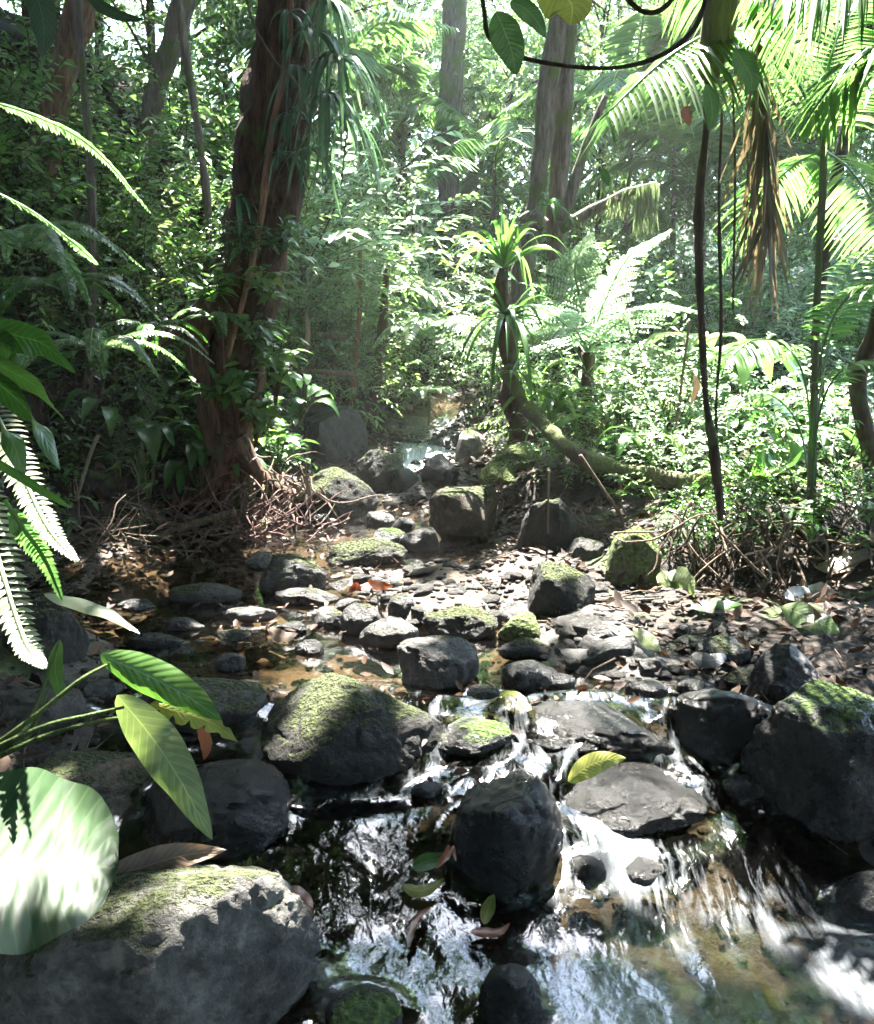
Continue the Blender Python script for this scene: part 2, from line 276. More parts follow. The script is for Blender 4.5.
def water_mat():
    m, N, L = newmat('stream_water')
    out = N('ShaderNodeOutputMaterial'); tc = N('ShaderNodeTexCoord'); at = N('ShaderNodeAttribute', attribute_name='foam'); ag = N('ShaderNodeAttribute', attribute_name='agit')
    mp = N('ShaderNodeMapping'); mp.inputs['Scale'].default_value = (1.2, .75, 1); mp.inputs['Rotation'].default_value = (0, 0, .45); L(tc.outputs['Object'], mp.inputs[0])
    n1 = N('ShaderNodeTexNoise', i_Scale=6.0); n1.inputs['Detail'].default_value = 2.5; n1.inputs['Distortion'].default_value = .5; L(mp.outputs[0], n1.inputs['Vector'])
    n2 = N('ShaderNodeTexNoise', i_Scale=24.0); n2.inputs['Detail'].default_value = 3; n2.inputs['Distortion'].default_value = .8; L(mp.outputs[0], n2.inputs['Vector'])
    h = N('ShaderNodeMath', operation='MULTIPLY_ADD', i_1=.22); L(n2.outputs['Fac'], h.inputs[0]); L(n1.outputs['Fac'], h.inputs[2])
    hm = N('ShaderNodeMath', operation='MULTIPLY'); L(h.outputs[0], hm.inputs[0]); L(ag.outputs['Fac'], hm.inputs[1])
    bp = N('ShaderNodeBump', i_Strength=1.0, i_Distance=.012); L(hm.outputs[0], bp.inputs['Height'])
    fr = N('ShaderNodeFresnel', i_IOR=1.33); L(bp.outputs[0], fr.inputs['Normal'])
    fm = N('ShaderNodeMath', operation='MULTIPLY_ADD', i_1=1.15, i_2=.03); L(fr.outputs[0], fm.inputs[0]); fm.use_clamp = True
    tr = N('ShaderNodeBsdfTransparent'); tr.inputs[0].default_value = (.58, .53, .43, 1)
    gl = N('ShaderNodeBsdfGlossy', i_Roughness=.09); L(bp.outputs[0], gl.inputs['Normal']); gl.inputs[0].default_value = (1, 1, 1, 1)
    ms = N('ShaderNodeMixShader'); L(fm.outputs[0], ms.inputs[0]); L(tr.outputs[0], ms.inputs[1]); L(gl.outputs[0], ms.inputs[2])
    # foam streaks along the flow
    m2 = N('ShaderNodeMapping'); m2.inputs['Scale'].default_value = (20, 4, 7); m2.inputs['Rotation'].default_value = (0, 0, .35); L(tc.outputs['Object'], m2.inputs[0])
    n3 = N('ShaderNodeTexNoise', i_Scale=1.6); n3.inputs['Detail'].default_value = 7; n3.inputs['Distortion'].default_value = .7; n3.inputs['Roughness'].default_value = .65; L(m2.outputs[0], n3.inputs['Vector'])
    sm = N('ShaderNodeMath', operation='ADD'); L(n3.outputs['Fac'], sm.inputs[0]); L(at.outputs['Fac'], sm.inputs[1])
    hs_ = N('ShaderNodeMath', operation='MULTIPLY', i_1=.5); rr = ramp(N, [(.34, (0, 0, 0)), (.44, (.10, .10, .10)), (.52, (.18, .18, .18)), (.62, (.32, .32, .32)), (.75, (.8, .8, .8))]); L(sm.outputs[0], hs_.inputs[0]); L(hs_.outputs[0], rr.inputs[0])
    df = N('ShaderNodeBsdfPrincipled', i_Roughness=.35); df.inputs['Base Color'].default_value = (.50, .55, .60, 1); L(bp.outputs[0], df.inputs['Normal'])
    m3 = N('ShaderNodeMixShader'); L(rr.outputs[0], m3.inputs[0]); L(ms.outputs[0], m3.inputs[1]); L(df.outputs[0], m3.inputs[2])
    L(m3.outputs[0], out.inputs[0]); return m

# ------------------------------------------------------------------ mesh and object helpers
def tag(o, label=None, cat=None, group=None, kind=None):
    if label: o['label'] = label
    if cat: o['category'] = cat
    if group: o['group'] = group
    if kind: o['kind'] = kind
    return o
def mkmesh(name, V, F, attrs=None, smooth=True):
    """V: (n,3); F: list of int arrays (m,3) or (m,4)"""
    me = bpy.data.meshes.new(name); V = np.asarray(V, np.float32)
    F = [np.asarray(f, np.int32) for f in F if len(f)]
    nl = sum(f.size for f in F); npoly = sum(len(f) for f in F)
    me.vertices.add(len(V)); me.vertices.foreach_set('co', V.ravel())
    me.loops.add(nl); me.loops.foreach_set('vertex_index', np.concatenate([f.ravel() for f in F]))
    st = []; c = 0
    for f in F:
        k = f.shape[1]; st.append(c + np.arange(len(f)) * k); c += f.size
    me.polygons.add(npoly); me.polygons.foreach_set('loop_start', np.concatenate(st).astype(np.int32))
    for k, v in (attrs or {}).items():
        a = me.attributes.new(k, 'FLOAT', 'POINT'); a.data.foreach_set('value', np.asarray(v, np.float32))
    me.update(calc_edges=True); me.validate()
    if smooth: me.polygons.foreach_set('use_smooth', np.ones(len(me.polygons), bool))
    return me
def mkobj(name, me, mat, parent=None, loc=None):
    o = bpy.data.objects.new(name, me); COL.objects.link(o)
    if mat is not None and len(me.materials) == 0: me.materials.append(mat)
    if parent is not None: o.parent = parent
    if loc is not None: o.location = loc
    return o
def empty(name, loc=(0, 0, 0), rz=0, sc_=1.0):
    o = bpy.data.objects.new(name, None); COL.objects.link(o); o.location = loc; o.rotation_euler = (0, 0, rz); o.scale = (sc_,) * 3
    o.empty_display_size = .1; return o
def copy_tree(o, parent=None):
    c = o.copy(); COL.objects.link(c); c.parent = parent
    for ch in list(o.children): copy_tree(ch, c)
    return c
class MB:
    """collects geometry for ONE mesh object"""
    def __init__(s): s.V = []; s.F3 = []; s.F4 = []; s.A = {'rnd': [], 'ls': [], 'lt': []}; s.n = 0
    def add(s, V, F3=None, F4=None, rnd=None, ls=None, lt=None):
        V = np.asarray(V, float); m = len(V); s.V.append(V)
        if F3 is not None and len(F3): s.F3.append(np.asarray(F3) + s.n)
        if F4 is not None and len(F4): s.F4.append(np.asarray(F4) + s.n)
        for k, v in (('rnd', rnd), ('ls', ls), ('lt', lt)): s.A[k].append(np.broadcast_to(np.asarray(0.5 if v is None else v, float), (m,)))
        s.n += m
    def mesh(s, name, smooth=True):
        F = []
        if s.F3: F.append(np.concatenate(s.F3))
        if s.F4: F.append(np.concatenate(s.F4))
        return mkmesh(name, np.concatenate(s.V), F, {k: np.concatenate(v) for k, v in s.A.items()}, smooth)
    def build(s, name, mat, parent=None, loc=None):
        if loc is not None: s.V = [v - np.asarray(loc) for v in s.V]
        return mkobj(name, s.mesh(name), mat, parent, loc)
TF = dict(t=[0, .3, .3, .3, .66, .66, .66, 1], s=[0, -.5, 0, .5, -.4, 0, .4, 0], n=[0, .07, 0, .07, .05, 0, .05, 0],
          f3=[(0, 2, 1), (0, 3, 2), (4, 5, 7), (5, 6, 7)], f4=[(1, 2, 5, 4), (2, 3, 6, 5)])
TC = dict(t=[0, .42, .42, 1], s=[0, -.5, .5, 0], n=[0, .09, .09, 0], f3=[(0, 3, 1), (0, 2, 3)], f4=[])
def leaves(mb, O, D, U, L, W, droop=.15, tm=TC, rnd=None):
    """many leaves: origins O, directions D, up hints U, lengths L, widths W"""
    n = len(O)
    if n == 0: return
    D = nrm(D); side = nrm(np.cross(D, U)); N_ = np.cross(side, D)
    t = np.array(tm['t']); s = np.array(tm['s']); h = np.array(tm['n']); k = len(t)
    L = np.broadcast_to(L, (n,)); W = np.broadcast_to(W, (n,)); droop = np.broadcast_to(droop, (n,))
    V = (O[:, None] + D[:, None] * (t[None, :, None] * L[:, None, None]) + side[:, None] * (s[None, :, None] * W[:, None, None])
         + N_[:, None] * (h[None, :, None] * W[:, None, None] * 2))
    V[:, :, 2] -= (t ** 2)[None] * (droop * L)[:, None]
    r = rng.random(n) if rnd is None else np.broadcast_to(rnd, (n,))
    base = (np.arange(n) * k)[:, None, None]
    F3 = (np.array(tm['f3'])[None] + base).reshape(-1, 3)
    F4 = (np.array(tm['f4'])[None] + base).reshape(-1, 4) if tm['f4'] else None
    mb.add(V.reshape(-1, 3), F3, F4, np.repeat(r, k), np.tile(s * 2, n), np.tile(t, n))
def spline(pts, n):
    """Catmull-Rom through pts"""
    p = np.asarray(pts, float)
    if len(p) < 3: return p[0] + (p[-1] - p[0]) * np.linspace(0, 1, n)[:, None]
    q = np.vstack([2 * p[0] - p[1], p, 2 * p[-1] - p[-2]]); m = len(p) - 1
    u = np.linspace(0, m - 1e-6, n); i = u.astype(int); f = (u - i)[:, None]
    a, b, c, d = q[i], q[i + 1], q[i + 2], q[i + 3]
    return .5 * ((2 * b) + (-a + c) * f + (2 * a - 5 * b + 4 * c - d) * f ** 2 + (-a + 3 * b - 3 * c + d) * f ** 3)
def tube(mb, pts, r, n=None, sides=8, rough=0.0, flute=0, seed=0, rnd=None):
    pts = np.asarray(pts, float)
    r = np.broadcast_to(np.asarray(r, float), (len(pts),)) if np.ndim(r) else np.full(len(pts), float(r))
    if n:
        rr = np.interp(np.linspace(0, len(pts) - 1, n), np.arange(len(pts)), r); pts = spline(pts, n); r = rr
    m = len(pts); T = nrm(np.gradient(pts, axis=0))
    ref = np.array([0, 1, 0]) if abs(T[:, 1]).mean() < .7 else np.array([1, 0, 0])
    A = nrm(np.cross(T, ref)); B = np.cross(T, A); th = np.linspace(0, 2 * np.pi, sides, endpoint=False)
    ring = A[:, None] * np.cos(th)[None, :, None] + B[:, None] * np.sin(th)[None, :, None]
    rad = np.repeat(r[:, None], sides, 1)
    if flute: rad = rad * (1 + flute * np.cos(th * 5 + np.linspace(0, 2, m)[:, None] + seed) + .5 * flute * np.cos(th * 3 - np.linspace(0, 3, m)[:, None]))
    V = (pts[:, None] + ring * rad[:, :, None])
    if rough:
        q = V.reshape(-1, 3) + seed * 3.7
        nn = fbm3(q * 5.0, 1, 4).reshape(m, sides); V = V + ring * (nn * rough * rad * 2)[:, :, None]
    V = np.concatenate([V.reshape(-1, 3), pts[:1], pts[-1:]])
    i = np.arange(m - 1)[:, None] * sides; j = np.arange(sides)[None]; j2 = (j + 1) % sides
    F4 = np.stack([i + j, i + j2, i + sides + j2, i + sides + j], -1).reshape(-1, 4)
    jj = np.arange(sides); c0 = m * sides
    F3 = np.concatenate([np.stack([np.full(sides, c0), (jj + 1) % sides, jj], -1), np.stack([np.full(sides, c0 + 1), (m - 1) * sides + jj, (m - 1) * sides + (jj + 1) % sides], -1)])
    mb.add(V, F3, F4, rnd=rng.random() if rnd is None else rnd)
    return pts
def blade(mb, pts, width, side=None, prof='leaf', cup=.12, wav=.03, nu=26, nv=9, rnd=.5, thick=0, bite=0):
    """a broad leaf whose midrib runs through 3-D points"""
    c = spline(pts, nu); T = nrm(np.gradient(c, axis=0)); t = np.linspace(0, 1, nu)
    side = nrm(np.asarray(side if side is not None else (1, 0, 0), float)); Sd = nrm(side - T * (T @ side)[:, None]); Nn = np.cross(Sd, T)
    if prof == 'leaf': wd = np.sin(np.pi * t ** .8) ** .75
    elif prof == 'oval': wd = np.sqrt(np.clip(1 - (2 * t - 1) ** 2, 0, 1)) ** .9
    elif prof == 'strap': wd = np.minimum(1, t * 6 + .25) * np.clip((1 - t) * 2.2, 0, 1) ** .6
    else: wd = np.sin(np.pi * t ** .55) ** .8
    wd = np.maximum(wd, .01) * width * .5; s = np.linspace(-1, 1, nv)
    ph = rng.random() * 6
    w2 = wd[:, None] * s[None] * (1 + (bite * np.maximum(0, np.sin(t * 37 + ph) + .4 * np.sin(t * 71))[:, None] * -1))
    V = c[:, None] + Sd[:, None] * w2[:, :, None] + Nn[:, None] * ((cup * s ** 2)[None] * wd[:, None] + wav * width * np.sin(t * 21 + ph)[:, None] * s[None] ** 2 + .012 * width * np.sin(t * 80)[:, None] * np.abs(s)[None] * (1 - np.abs(s))[None] * 4)[:, :, None]
    i = np.arange(nu - 1)[:, None] * nv; j = np.arange(nv - 1)[None]
    F4 = np.stack([i + j, i + j + 1, i + nv + j + 1, i + nv + j], -1).reshape(-1, 4)
    mb.add(V.reshape(-1, 3), None, F4, rnd, np.tile(s, nu), np.repeat(t, nv))
def runit(n): return nrm(rng.normal(size=(n, 3)))
def sprays(mb, C, D, tl, K, L, W, droop=.3, ldroop=.2, tm=TC, spread=.8, twig=None, twr=.003):
    """leafy twigs: each starts at C, runs along D, carries K alternate leaves"""
    n = len(C)
    if n == 0: return
    D = nrm(D); tl = np.broadcast_to(tl, (n,)); k = (np.arange(K) + .6) / K
    pos = C[:, None] + D[:, None] * (k[None, :, None] * tl[:, None, None]); pos[:, :, 2] -= droop * (k ** 2)[None] * tl[:, None]
    tan = D[:, None] * np.ones((1, K, 1)); tan[:, :, 2] -= 2 * droop * k[None]; tan = nrm(tan)
    sd = nrm(np.cross(D, np.array([0, 0, 1.0]) + .2 * rng.normal(size=(n, 3))))
    sg = np.where(np.arange(K) % 2 == 0, 1, -1)[None, :, None]
    dr = tan * .7 + sd[:, None] * sg * spread + rng.normal(size=(n, K, 3)) * .22
    up = np.array([0, 0, 1.0]) + rng.normal(size=(n, K, 3)) * .45
    Ls = (L * (rng.uniform(.6, 1.15, size=(n, K)))).ravel()
    leaves(mb, pos.reshape(-1, 3), dr.reshape(-1, 3), up.reshape(-1, 3), Ls, Ls * (W / L), ldroop, tm, np.repeat(rng.random(n) * .55, K) + rng.random(n * K) * .45)
    if twig is not None:
        q = np.array([0, .5, 1.0]); pp = C[:, None] + D[:, None] * (q[None, :, None] * tl[:, None, None]); pp[:, :, 2] -= droop * (q ** 2)[None] * tl[:, None]
        off = nrm(np.cross(D, [0, 0, 1.0]))[:, None] * twr; off2 = np.array([0, 0, 1.0]) * twr
        V = np.concatenate([pp - off, pp + off, pp + off2 * 1.5], 1)
        b = (np.arange(n) * 9)[:, None, None]
        f = []
        for a in (0, 1):
            for (u, v) in ((0, 3), (3, 6), (6, 0)): f.append((u + a, v + a, v + a + 1, u + a + 1))
        twig.add(V.reshape(-1, 3), None, (np.array(f)[None] + b).reshape(-1, 4))

# ------------------------------------------------------------------ the ground: one sheet to the horizon
def axis(a, b, st, lim, gr=1.13):
    c = list(np.arange(a, b, st)); s1 = st
    lo = []; x = a
    while x > -lim: s1 *= gr; x -= s1; lo.append(x)
    hi = []; x = c[-1]; s1 = st
    while x < lim: s1 *= gr; x += s1; hi.append(x)
    return np.array(lo[::-1] + c + hi)
def sheet(xs, ys, fz):
    X, Yy = np.meshgrid(xs, ys); Z = fz(X, Yy); V = np.stack([X, Yy, Z], -1).reshape(-1, 3); nx = len(xs)
    i = np.arange(len(ys) - 1)[:, None] * nx; j = np.arange(nx - 1)[None]
    return V, np.stack([i + j, i + j + 1, i + nx + j + 1, i + nx + j], -1).reshape(-1, 4)
gx = axis(-4.2, 4.2, .035, 80); gy = axis(0.9, 10.5, .035, 84)
V, F = sheet(gx, gy, lambda x, y: H(x, y) + .03 * fbm(x * 14, y * 14, 2, 3))
din = np.minimum(V[:, 0] - xl(V[:, 1]), xr(V[:, 1]) - V[:, 0])
gm = mkmesh('ground', V, [F], {'bed': sstep(-.15, .1, din), 'silt': sstep(3.2, 3.7, V[:, 1]) * sstep(.35, .6, vn(V[:, 0] * 1.5, V[:, 1] * 1.5, 6))})
tag(mkobj('ground', gm, soil_mat()), kind='structure')

# ------------------------------------------------------------------ rocks
ICO = {}
def ico(sub):
    if sub not in ICO:
        bm = bmesh.new(); bmesh.ops.create_icosphere(bm, subdivisions=sub, radius=1)
        ICO[sub] = (np.array([v.co[:] for v in bm.verts]), np.array([[v.index for v in f.verts] for f in bm.faces])); bm.free()
    return ICO[sub]
def rock_verts(rx, ry, rz, seed, sub=4, ang=.5, rough=.16, planes=9):
    V, F = ico(sub); r = np.random.default_rng(seed); V = V.copy()
    for _ in range(planes):
        n = nrm(r.normal(size=3)); 
        if n[2] < -.2: n[2] *= -1
        d = r.uniform(.62, .92) * (1 - .12 * ang); s = V @ n; k = s > d
        V[k] -= n * ((s[k] - d) * (.55 + .42 * ang))[:, None]
    V = V * (1 + rough * 1.6 * fbm3(V * 1.3 + seed % 17, seed, 2) + rough * .95 * fbm3(V * 3.6 + seed % 13, seed + 1, 5))[:, None]
    if sub >= 4:
        rg = 1 - np.abs(2 * vn3(V * 3.1 + seed % 23, seed + 2) - 1); rg2 = 1 - np.abs(2 * vn3(V * 8.3 + seed % 19, seed) - 1)
        V = V * (1 - .055 * np.clip(rg - .8, 0, 1)[:, None] * 5 * (.4 + ang) - .018 * np.clip(rg2 - .75, 0, 1)[:, None] * 4 + .03 * (fbm3(V * 11, seed, 3))[:, None])
    V = V / np.abs(V).max(0) * np.array([rx, ry, rz])
    return V, F
ROCKS = []   # x, y, z, rx, ry  for the foam and for resting things
def moss_tufts(o, V, F, amt, seed, size=.012, dens=5200):
    a, b, c = V[F[:, 0]], V[F[:, 1]], V[F[:, 2]]; cr = np.cross(b - a, c - a); ar = np.linalg.norm(cr, axis=1) / 2; n = nrm(cr)
    msk = sstep(.1, .5, n[:, 2] + .9 * fbm3((a + b + c) / 3 * 5 + seed, 1, 3) - .55 + .45 * (amt - .5)) * ar
    N_ = int(min(14000, msk.sum() * dens))
    if N_ < 50: return
    k = rng.choice(len(F), N_, p=msk / msk.sum()); u = rng.random((N_, 2)); fl = u.sum(1) > 1; u[fl] = 1 - u[fl]
    O = a[k] + (b - a)[k] * u[:, :1] + (c - a)[k] * u[:, 1:]
    mb = MB(); D = n[k] + .8 * rng.normal(size=(N_, 3)) * .7
    cl = fbm3(O * 12, 2, 3)
    leaves(mb, O - n[k] * .003, D, runit(N_), size * rng.uniform(.5, 1.4, N_), size * .4, .4, TC, np.clip(.5 + cl * 1.6 + rng.normal(size=N_) * .15, 0, 1))
    mb.build('moss', LM['moss'], o)
def rock(cx, by, wpx, hpx, mat, label, seed=None, asp=.85, ang=.5, sub=4, tilt=0, rz=None, moss=None, cat='rock', rough=.16, sink=.4, at=None, planes=9, name='rock', group=None):
    seed = seed if seed is not None else int(cx * 7 + by)
    g = np.array(at) if at is not None else G(cx, by)
    dep = g[1] * CT + (CAMZ - g[2]) * ST; k = dep / FPX; rx = wpx * k / 2; hm = hpx * k
    al = math.atan2(CAMZ - g[2], g[1]); ry = rx * asp
    f = lambda hz, ry: math.hypot(hz * math.cos(al), ry * math.sin(al)) + sink * hz * math.cos(al) + .92 * ry * math.sin(al)
    for _ in range(30):
        if f(.3 * rx, ry) > hm and ry > rx * .35: ry *= .95
        else: break
    lo, hi = .2 * rx, 3 * rx
    for _ in range(40):
        m = (lo + hi) / 2
        if f(m, ry) < hm: lo = m
        else: hi = m
    hz = lo; c = np.array([g[0], g[1] + .92 * ry, g[2] + sink * hz])
    if rz is None: rz = 0
    V, F = rock_verts(rx, ry, hz, seed, sub, ang, rough, planes)
    if tilt: 
        ct, st = math.cos(tilt), math.sin(tilt); V = V @ np.array([[ct, 0, -st], [0, 1, 0], [st, 0, ct]])
    if rz:
        ct, st = math.cos(rz), math.sin(rz); V = V @ np.array([[ct, st, 0], [-st, ct, 0], [0, 0, 1]])
    me = mkmesh(name, V, [F]); o = mkobj(name, me, RM[mat], None, tuple(c)); tag(o, label, cat, group)
    ROCKS.append((c[0], c[1], c[2], rx, ry, hz))
    if moss: moss_tufts(o, V, F, moss, seed, size=.010 if c[1] < 3.6 else .016, dens=16000 if c[1] < 3.6 else 5000)
    return o
rock(118, 1096, 385, 250, 'pale', 'big pale-topped boulder filling the lower left corner, moss on its shaded face', 47, .62, .45, 6, cat='boulder', moss=.1, rough=.12, planes=5, tilt=-.1)
rock(52, 835, 190, 105, 'brown', 'flat brownish slab above the round glossy leaf at the left edge', 12, .9, .7, 5, cat='boulder')
rock(205, 858, 175, 110, 'wet', 'dark wet boulder behind the hanging dull green leaf', 23, .9, .35, 5, cat='boulder')
rock(343, 792, 205, 128, 'moss', 'large moss-capped boulder standing in the stream, dark below', 79, .8, .3, 6, cat='boulder', moss=.55, rough=.11, planes=6)
rock(504, 900, 132, 132, 'wet', 'rounded black wet boulder beside the small cascade', 58, .95, .3, 6, cat='boulder', rough=.12, planes=7)
rock(648, 838, 158, 78, 'wet', 'low black boulder with water sliding over it, yellowing leaf on top', 53, .8, .3, 5, rough=.12)
rock(600, 762, 180, 66, 'wet', 'long wet black rock running diagonally across the midstream', 64, .6, .6, 5, tilt=.12)
rock(738, 768, 125, 86, 'wet', 'wet black rock against the dark right-hand boulder', 15, .8, .5, 5)
rock(862, 842, 185, 185, 'wetmoss', 'biggest dark boulder at the right edge, green sheen on its crown', 95, .9, .35, 6, cat='boulder', moss=.3)
rock(786, 706, 78, 62, 'grey', 'small angular grey rock wedged above the dark right boulder', 9, .6, 1, 5, tilt=-.45)
rock(432, 690, 98, 68, 'grey', 'light grey pitted boulder just behind the moss-capped boulder', 28, .85, .7, 5, cat='boulder')
rock(529, 692, 64, 40, 'grey', 'grey rock with a dark wet base right of the pitted boulder', 83, .8, .4)
rock(527, 660, 60, 24, 'greymoss', 'narrow pale rock leaning on top of the grey rock with a wet base', 20, .6, .5)
rock(462, 640, 82, 44, 'moss', 'flat-sided rock with a bright moss top in the middle of the gravel bar', 37, .75, .95, 5, moss=.7)
rock(523, 643, 48, 32, 'mossall', 'small rounded green rock beside the flat-sided mossy rock', 44, .9, .3)
rock(517, 622, 40, 22, 'grey', 'smooth grey cobble behind the small rounded green rock', 45, .9, .2)
rock(560, 616, 84, 60, 'moss', 'dark boulder blotched with moss next to the red-brown pool', 52, .85, .6, 5, moss=.75, cat='boulder')
rock(636, 588, 60, 74, 'mossall', 'upright boulder wholly covered in bright green moss on the right bank', 58, .9, .2, 5, moss=1.2, cat='boulder', rough=.1)
rock(473, 537, 90, 66, 'brown', 'blocky brown boulder with a mossy lip at the foot of the falls', 66, .8, .9, 5, cat='boulder')
rock(505, 486, 60, 26, 'mossall', 'mossy hummock of rock resting behind the blocky brown boulder', 67, .8, .3)
rock(330, 518, 94, 54, 'moss', 'long mossy boulder with a sunlit pale flank near the tree roots', 71, .8, .35, 5, moss=.8, cat='boulder', rough=.1)
rock(322, 462, 86, 74, 'greymoss', 'tall leaning slab boulder below the sunlit earth steps', 184, 1.0, .95, 5, cat='boulder', tilt=-.35)
rock(362, 566, 90, 30, 'moss', 'low flat boulder with a green moss stripe in the upper pool', 85, .6, .5, 5, tilt=-.06, moss=.4)
rock(287, 594, 76, 46, 'greymoss', 'dark pointed boulder with a moss ridge in the left pool', 86, .8, .7, 5, moss=.4)
rock(258, 569, 30, 18, 'grey', 'small grey stone touching the pointed boulder from behind', 87)
rock(200, 604, 76, 25, 'greymoss', 'long low rounded rock stretching left from the pointed boulder', 88, .5, .3)
rock(303, 606, 70, 20, 'grey', 'flat grey stone in front of the pointed boulder', 89, .6, .6)
rock(250, 622, 56, 18, 'grey', 'flat dark stone left of the pale shingle', 90, .6)
rock(362, 636, 50, 36, 'greymoss', 'tilted oblong stone left of the lichen-spotted stone', 91, .7, .7, tilt=.3)
rock(388, 650, 62, 36, 'grey', 'dark wedge of stone tucked behind the pitted boulder', 92, .7, .8)
rock(404, 622, 34, 26, 'greymoss', 'lichen-spotted stone with a red leaf behind it', 93)
rock(330, 628, 36, 22, 'grey', 'pale stone beside the rippling shallows', 94)
rock(380, 492, 52, 44, 'moss', 'mossy boulder left of the falls', 96, .8, .5, 5, moss=.7, cat='boulder')
rock(404, 492, 32, 28, 'wet', 'dark red-brown wet rock at the left lip of the falls', 97, .9, .4)
rock(441, 487, 40, 34, 'wet', 'rounded wet rock that splits the falls', 98, .9, .3)
rock(471, 462, 38, 40, 'pale', 'pale sunlit boulder above the falls', 99, .9, .4, 5, cat='boulder')
rock(520, 474, 66, 32, 'mossall', 'wide green boulder right of the pale one above the falls', 100, .7, .3, moss=.6, cat='boulder')
rock(547, 552, 66, 62, 'moss', 'dark mossy rock under the arching root on the right', 101, .7, .6, 5, moss=.5)
rock(422, 552, 44, 30, 'grey', 'wet grey stone at the outflow of the upper pool', 102)
rock(378, 526, 32, 18, 'grey', 'grey stone in the narrow channel below the falls', 103)
rock(322, 526, 20, 15, 'wet', 'little dark stone under the long mossy boulder', 104)
rock(404, 531, 26, 16, 'grey', 'pale round stone in the channel below the falls', 105)
rock(392, 549, 44, 26, 'wetmoss', 'dark flat rock with a moss patch right above the striped boulder', 106, .6)
rock(612, 667, 70, 36, 'grey', 'flat grey flagstone on the right gravel', 107, .8, .9)
rock(603, 645, 30, 24, 'grey', 'small pinkish grey stone behind the flagstone', 108)
rock(728, 668, 58, 36, 'greymoss', 'green-topped stone beside the wedged angular rock', 109, .7, .5, moss=.4)
rock(697, 652, 40, 17, 'grey', 'smooth flat stone among wet leaves on the right gravel', 110, .7)
rock(684, 640, 22, 18, 'wet', 'dark round pebble by the mossy log end', 111)
rock(760, 690, 90, 26, 'greymoss', 'thin slab lying under the wedged angular rock', 112, .6, .8)
rock(362, 1050, 84, 66, 'wetmoss', 'mossy stone under a fan of running water at the bottom edge', 113, 1.0, .3, 5, rough=.08)
rock(512, 1036, 66, 66, 'wet', 'narrow black stone at the bottom edge beside sparkling water', 115, .9, .3, 5, planes=3, rough=.08)
rock(588, 889, 42, 34, 'wet', 'black knob of rock at the left side of the small cascade', 115)
rock(645, 886, 60, 30, 'wet', 'black sill of rock under the small cascade', 116, .7)
rock(880, 925, 66, 54, 'wet', 'dark stone cut off by the right edge below the biggest boulder', 117)
rock(188, 735, 150, 66, 'greymoss', 'flat olive-brown boulder awash left of the moss-capped boulder', 118, .7, .5, 5)
rock(228, 672, 32, 22, 'grey', 'small rounded dark cobble behind the olive-brown boulder', 119)
rock(34, 668, 84, 72, 'moss', 'mossy bank boulder half hidden by the white fern at the left edge', 120, .8, .5, 5, cat='boulder', moss=.5)
rock(478, 760, 96, 50, 'wetmoss', 'submerged brownish rock with water sheeting over it in midstream', 121, .9, .2, 5, rough=.08)
rock(20, 735, 100, 55, 'grey', 'grey slab rising behind the leaf stems at the left edge', 122, .8, .7)
rock(576, 402, 70, 34, 'pale', 'pale round boulder among plants beyond the strappy bromeliad', 123, .7, .3, cat='boulder', at=P(600, 432, 10.5) )
rock(745, 402, 80, 46, 'pale', 'light boulder glimpsed through stems beyond the hanging roots', 124, .7, .3, cat='boulder', at=P(745, 445, 9.5))
rock(420, 400, 60, 40, 'grey', 'grey boulder half buried where the stream comes out of the leaves', 125, .7, .5, cat='boulder', at=P(408, 452, 10.0))

for k_, (a_, b_, w_, h_, m_, l_) in enumerate(((150, 650, 62, 18, 'wet', 'flat dark stone awash near the white fern side of the left pool'), (178, 632, 46, 15, 'grey', 'low stone between the flat dark stone and the long low rock'), (285, 636, 44, 15, 'wet', 'dark stone below the flat grey stone of the left pool'), (346, 612, 28, 16, 'grey', 'stone wedged left of the tilted oblong stone'),
        (232, 642, 40, 14, 'greymoss', 'low stone streaked green in the middle of the left pool'), (310, 656, 34, 18, 'wet', 'dark stone in the shallows behind the moss-capped boulder'), (132, 612, 40, 14, 'wet', 'blackish stone at the far left of the long low rock'), (560, 690, 36, 20, 'wet', 'dark stone right of the grey rock with a wet base'), (650, 700, 46, 24, 'wet', 'wet lump of rock behind the long diagonal rock'),
        (655, 676, 34, 20, 'grey', 'stone touching the flagstone from the right'), (700, 700, 40, 22, 'wet', 'black stone at the foot of the wedged angular rock'), (484, 700, 34, 16, 'grey', 'small stone between the pitted boulder and the grey rock'), (590, 560, 40, 26, 'greymoss', 'stone squeezed between the blotched and the upright mossy boulders'), (585, 540, 46, 26, 'brown', 'brown stone half under the bank roots'),
        (300, 745, 40, 18, 'wet', 'dark stone touching the left foot of the moss-capped boulder'), (428, 800, 34, 18, 'wet', 'black stone awash between the moss-capped boulder and the rounded one'), (690, 815, 50, 26, 'wet', 'dark stone where the fast water leaves the low black boulder'), (752, 800, 52, 30, 'wet', 'dark stone in front of the wet black rock'), (90, 700, 60, 26, 'wet', 'dark slab among the arum stems'))):
    rock(a_, b_, w_, h_, m_, l_, 300 + k_, .75, .6)
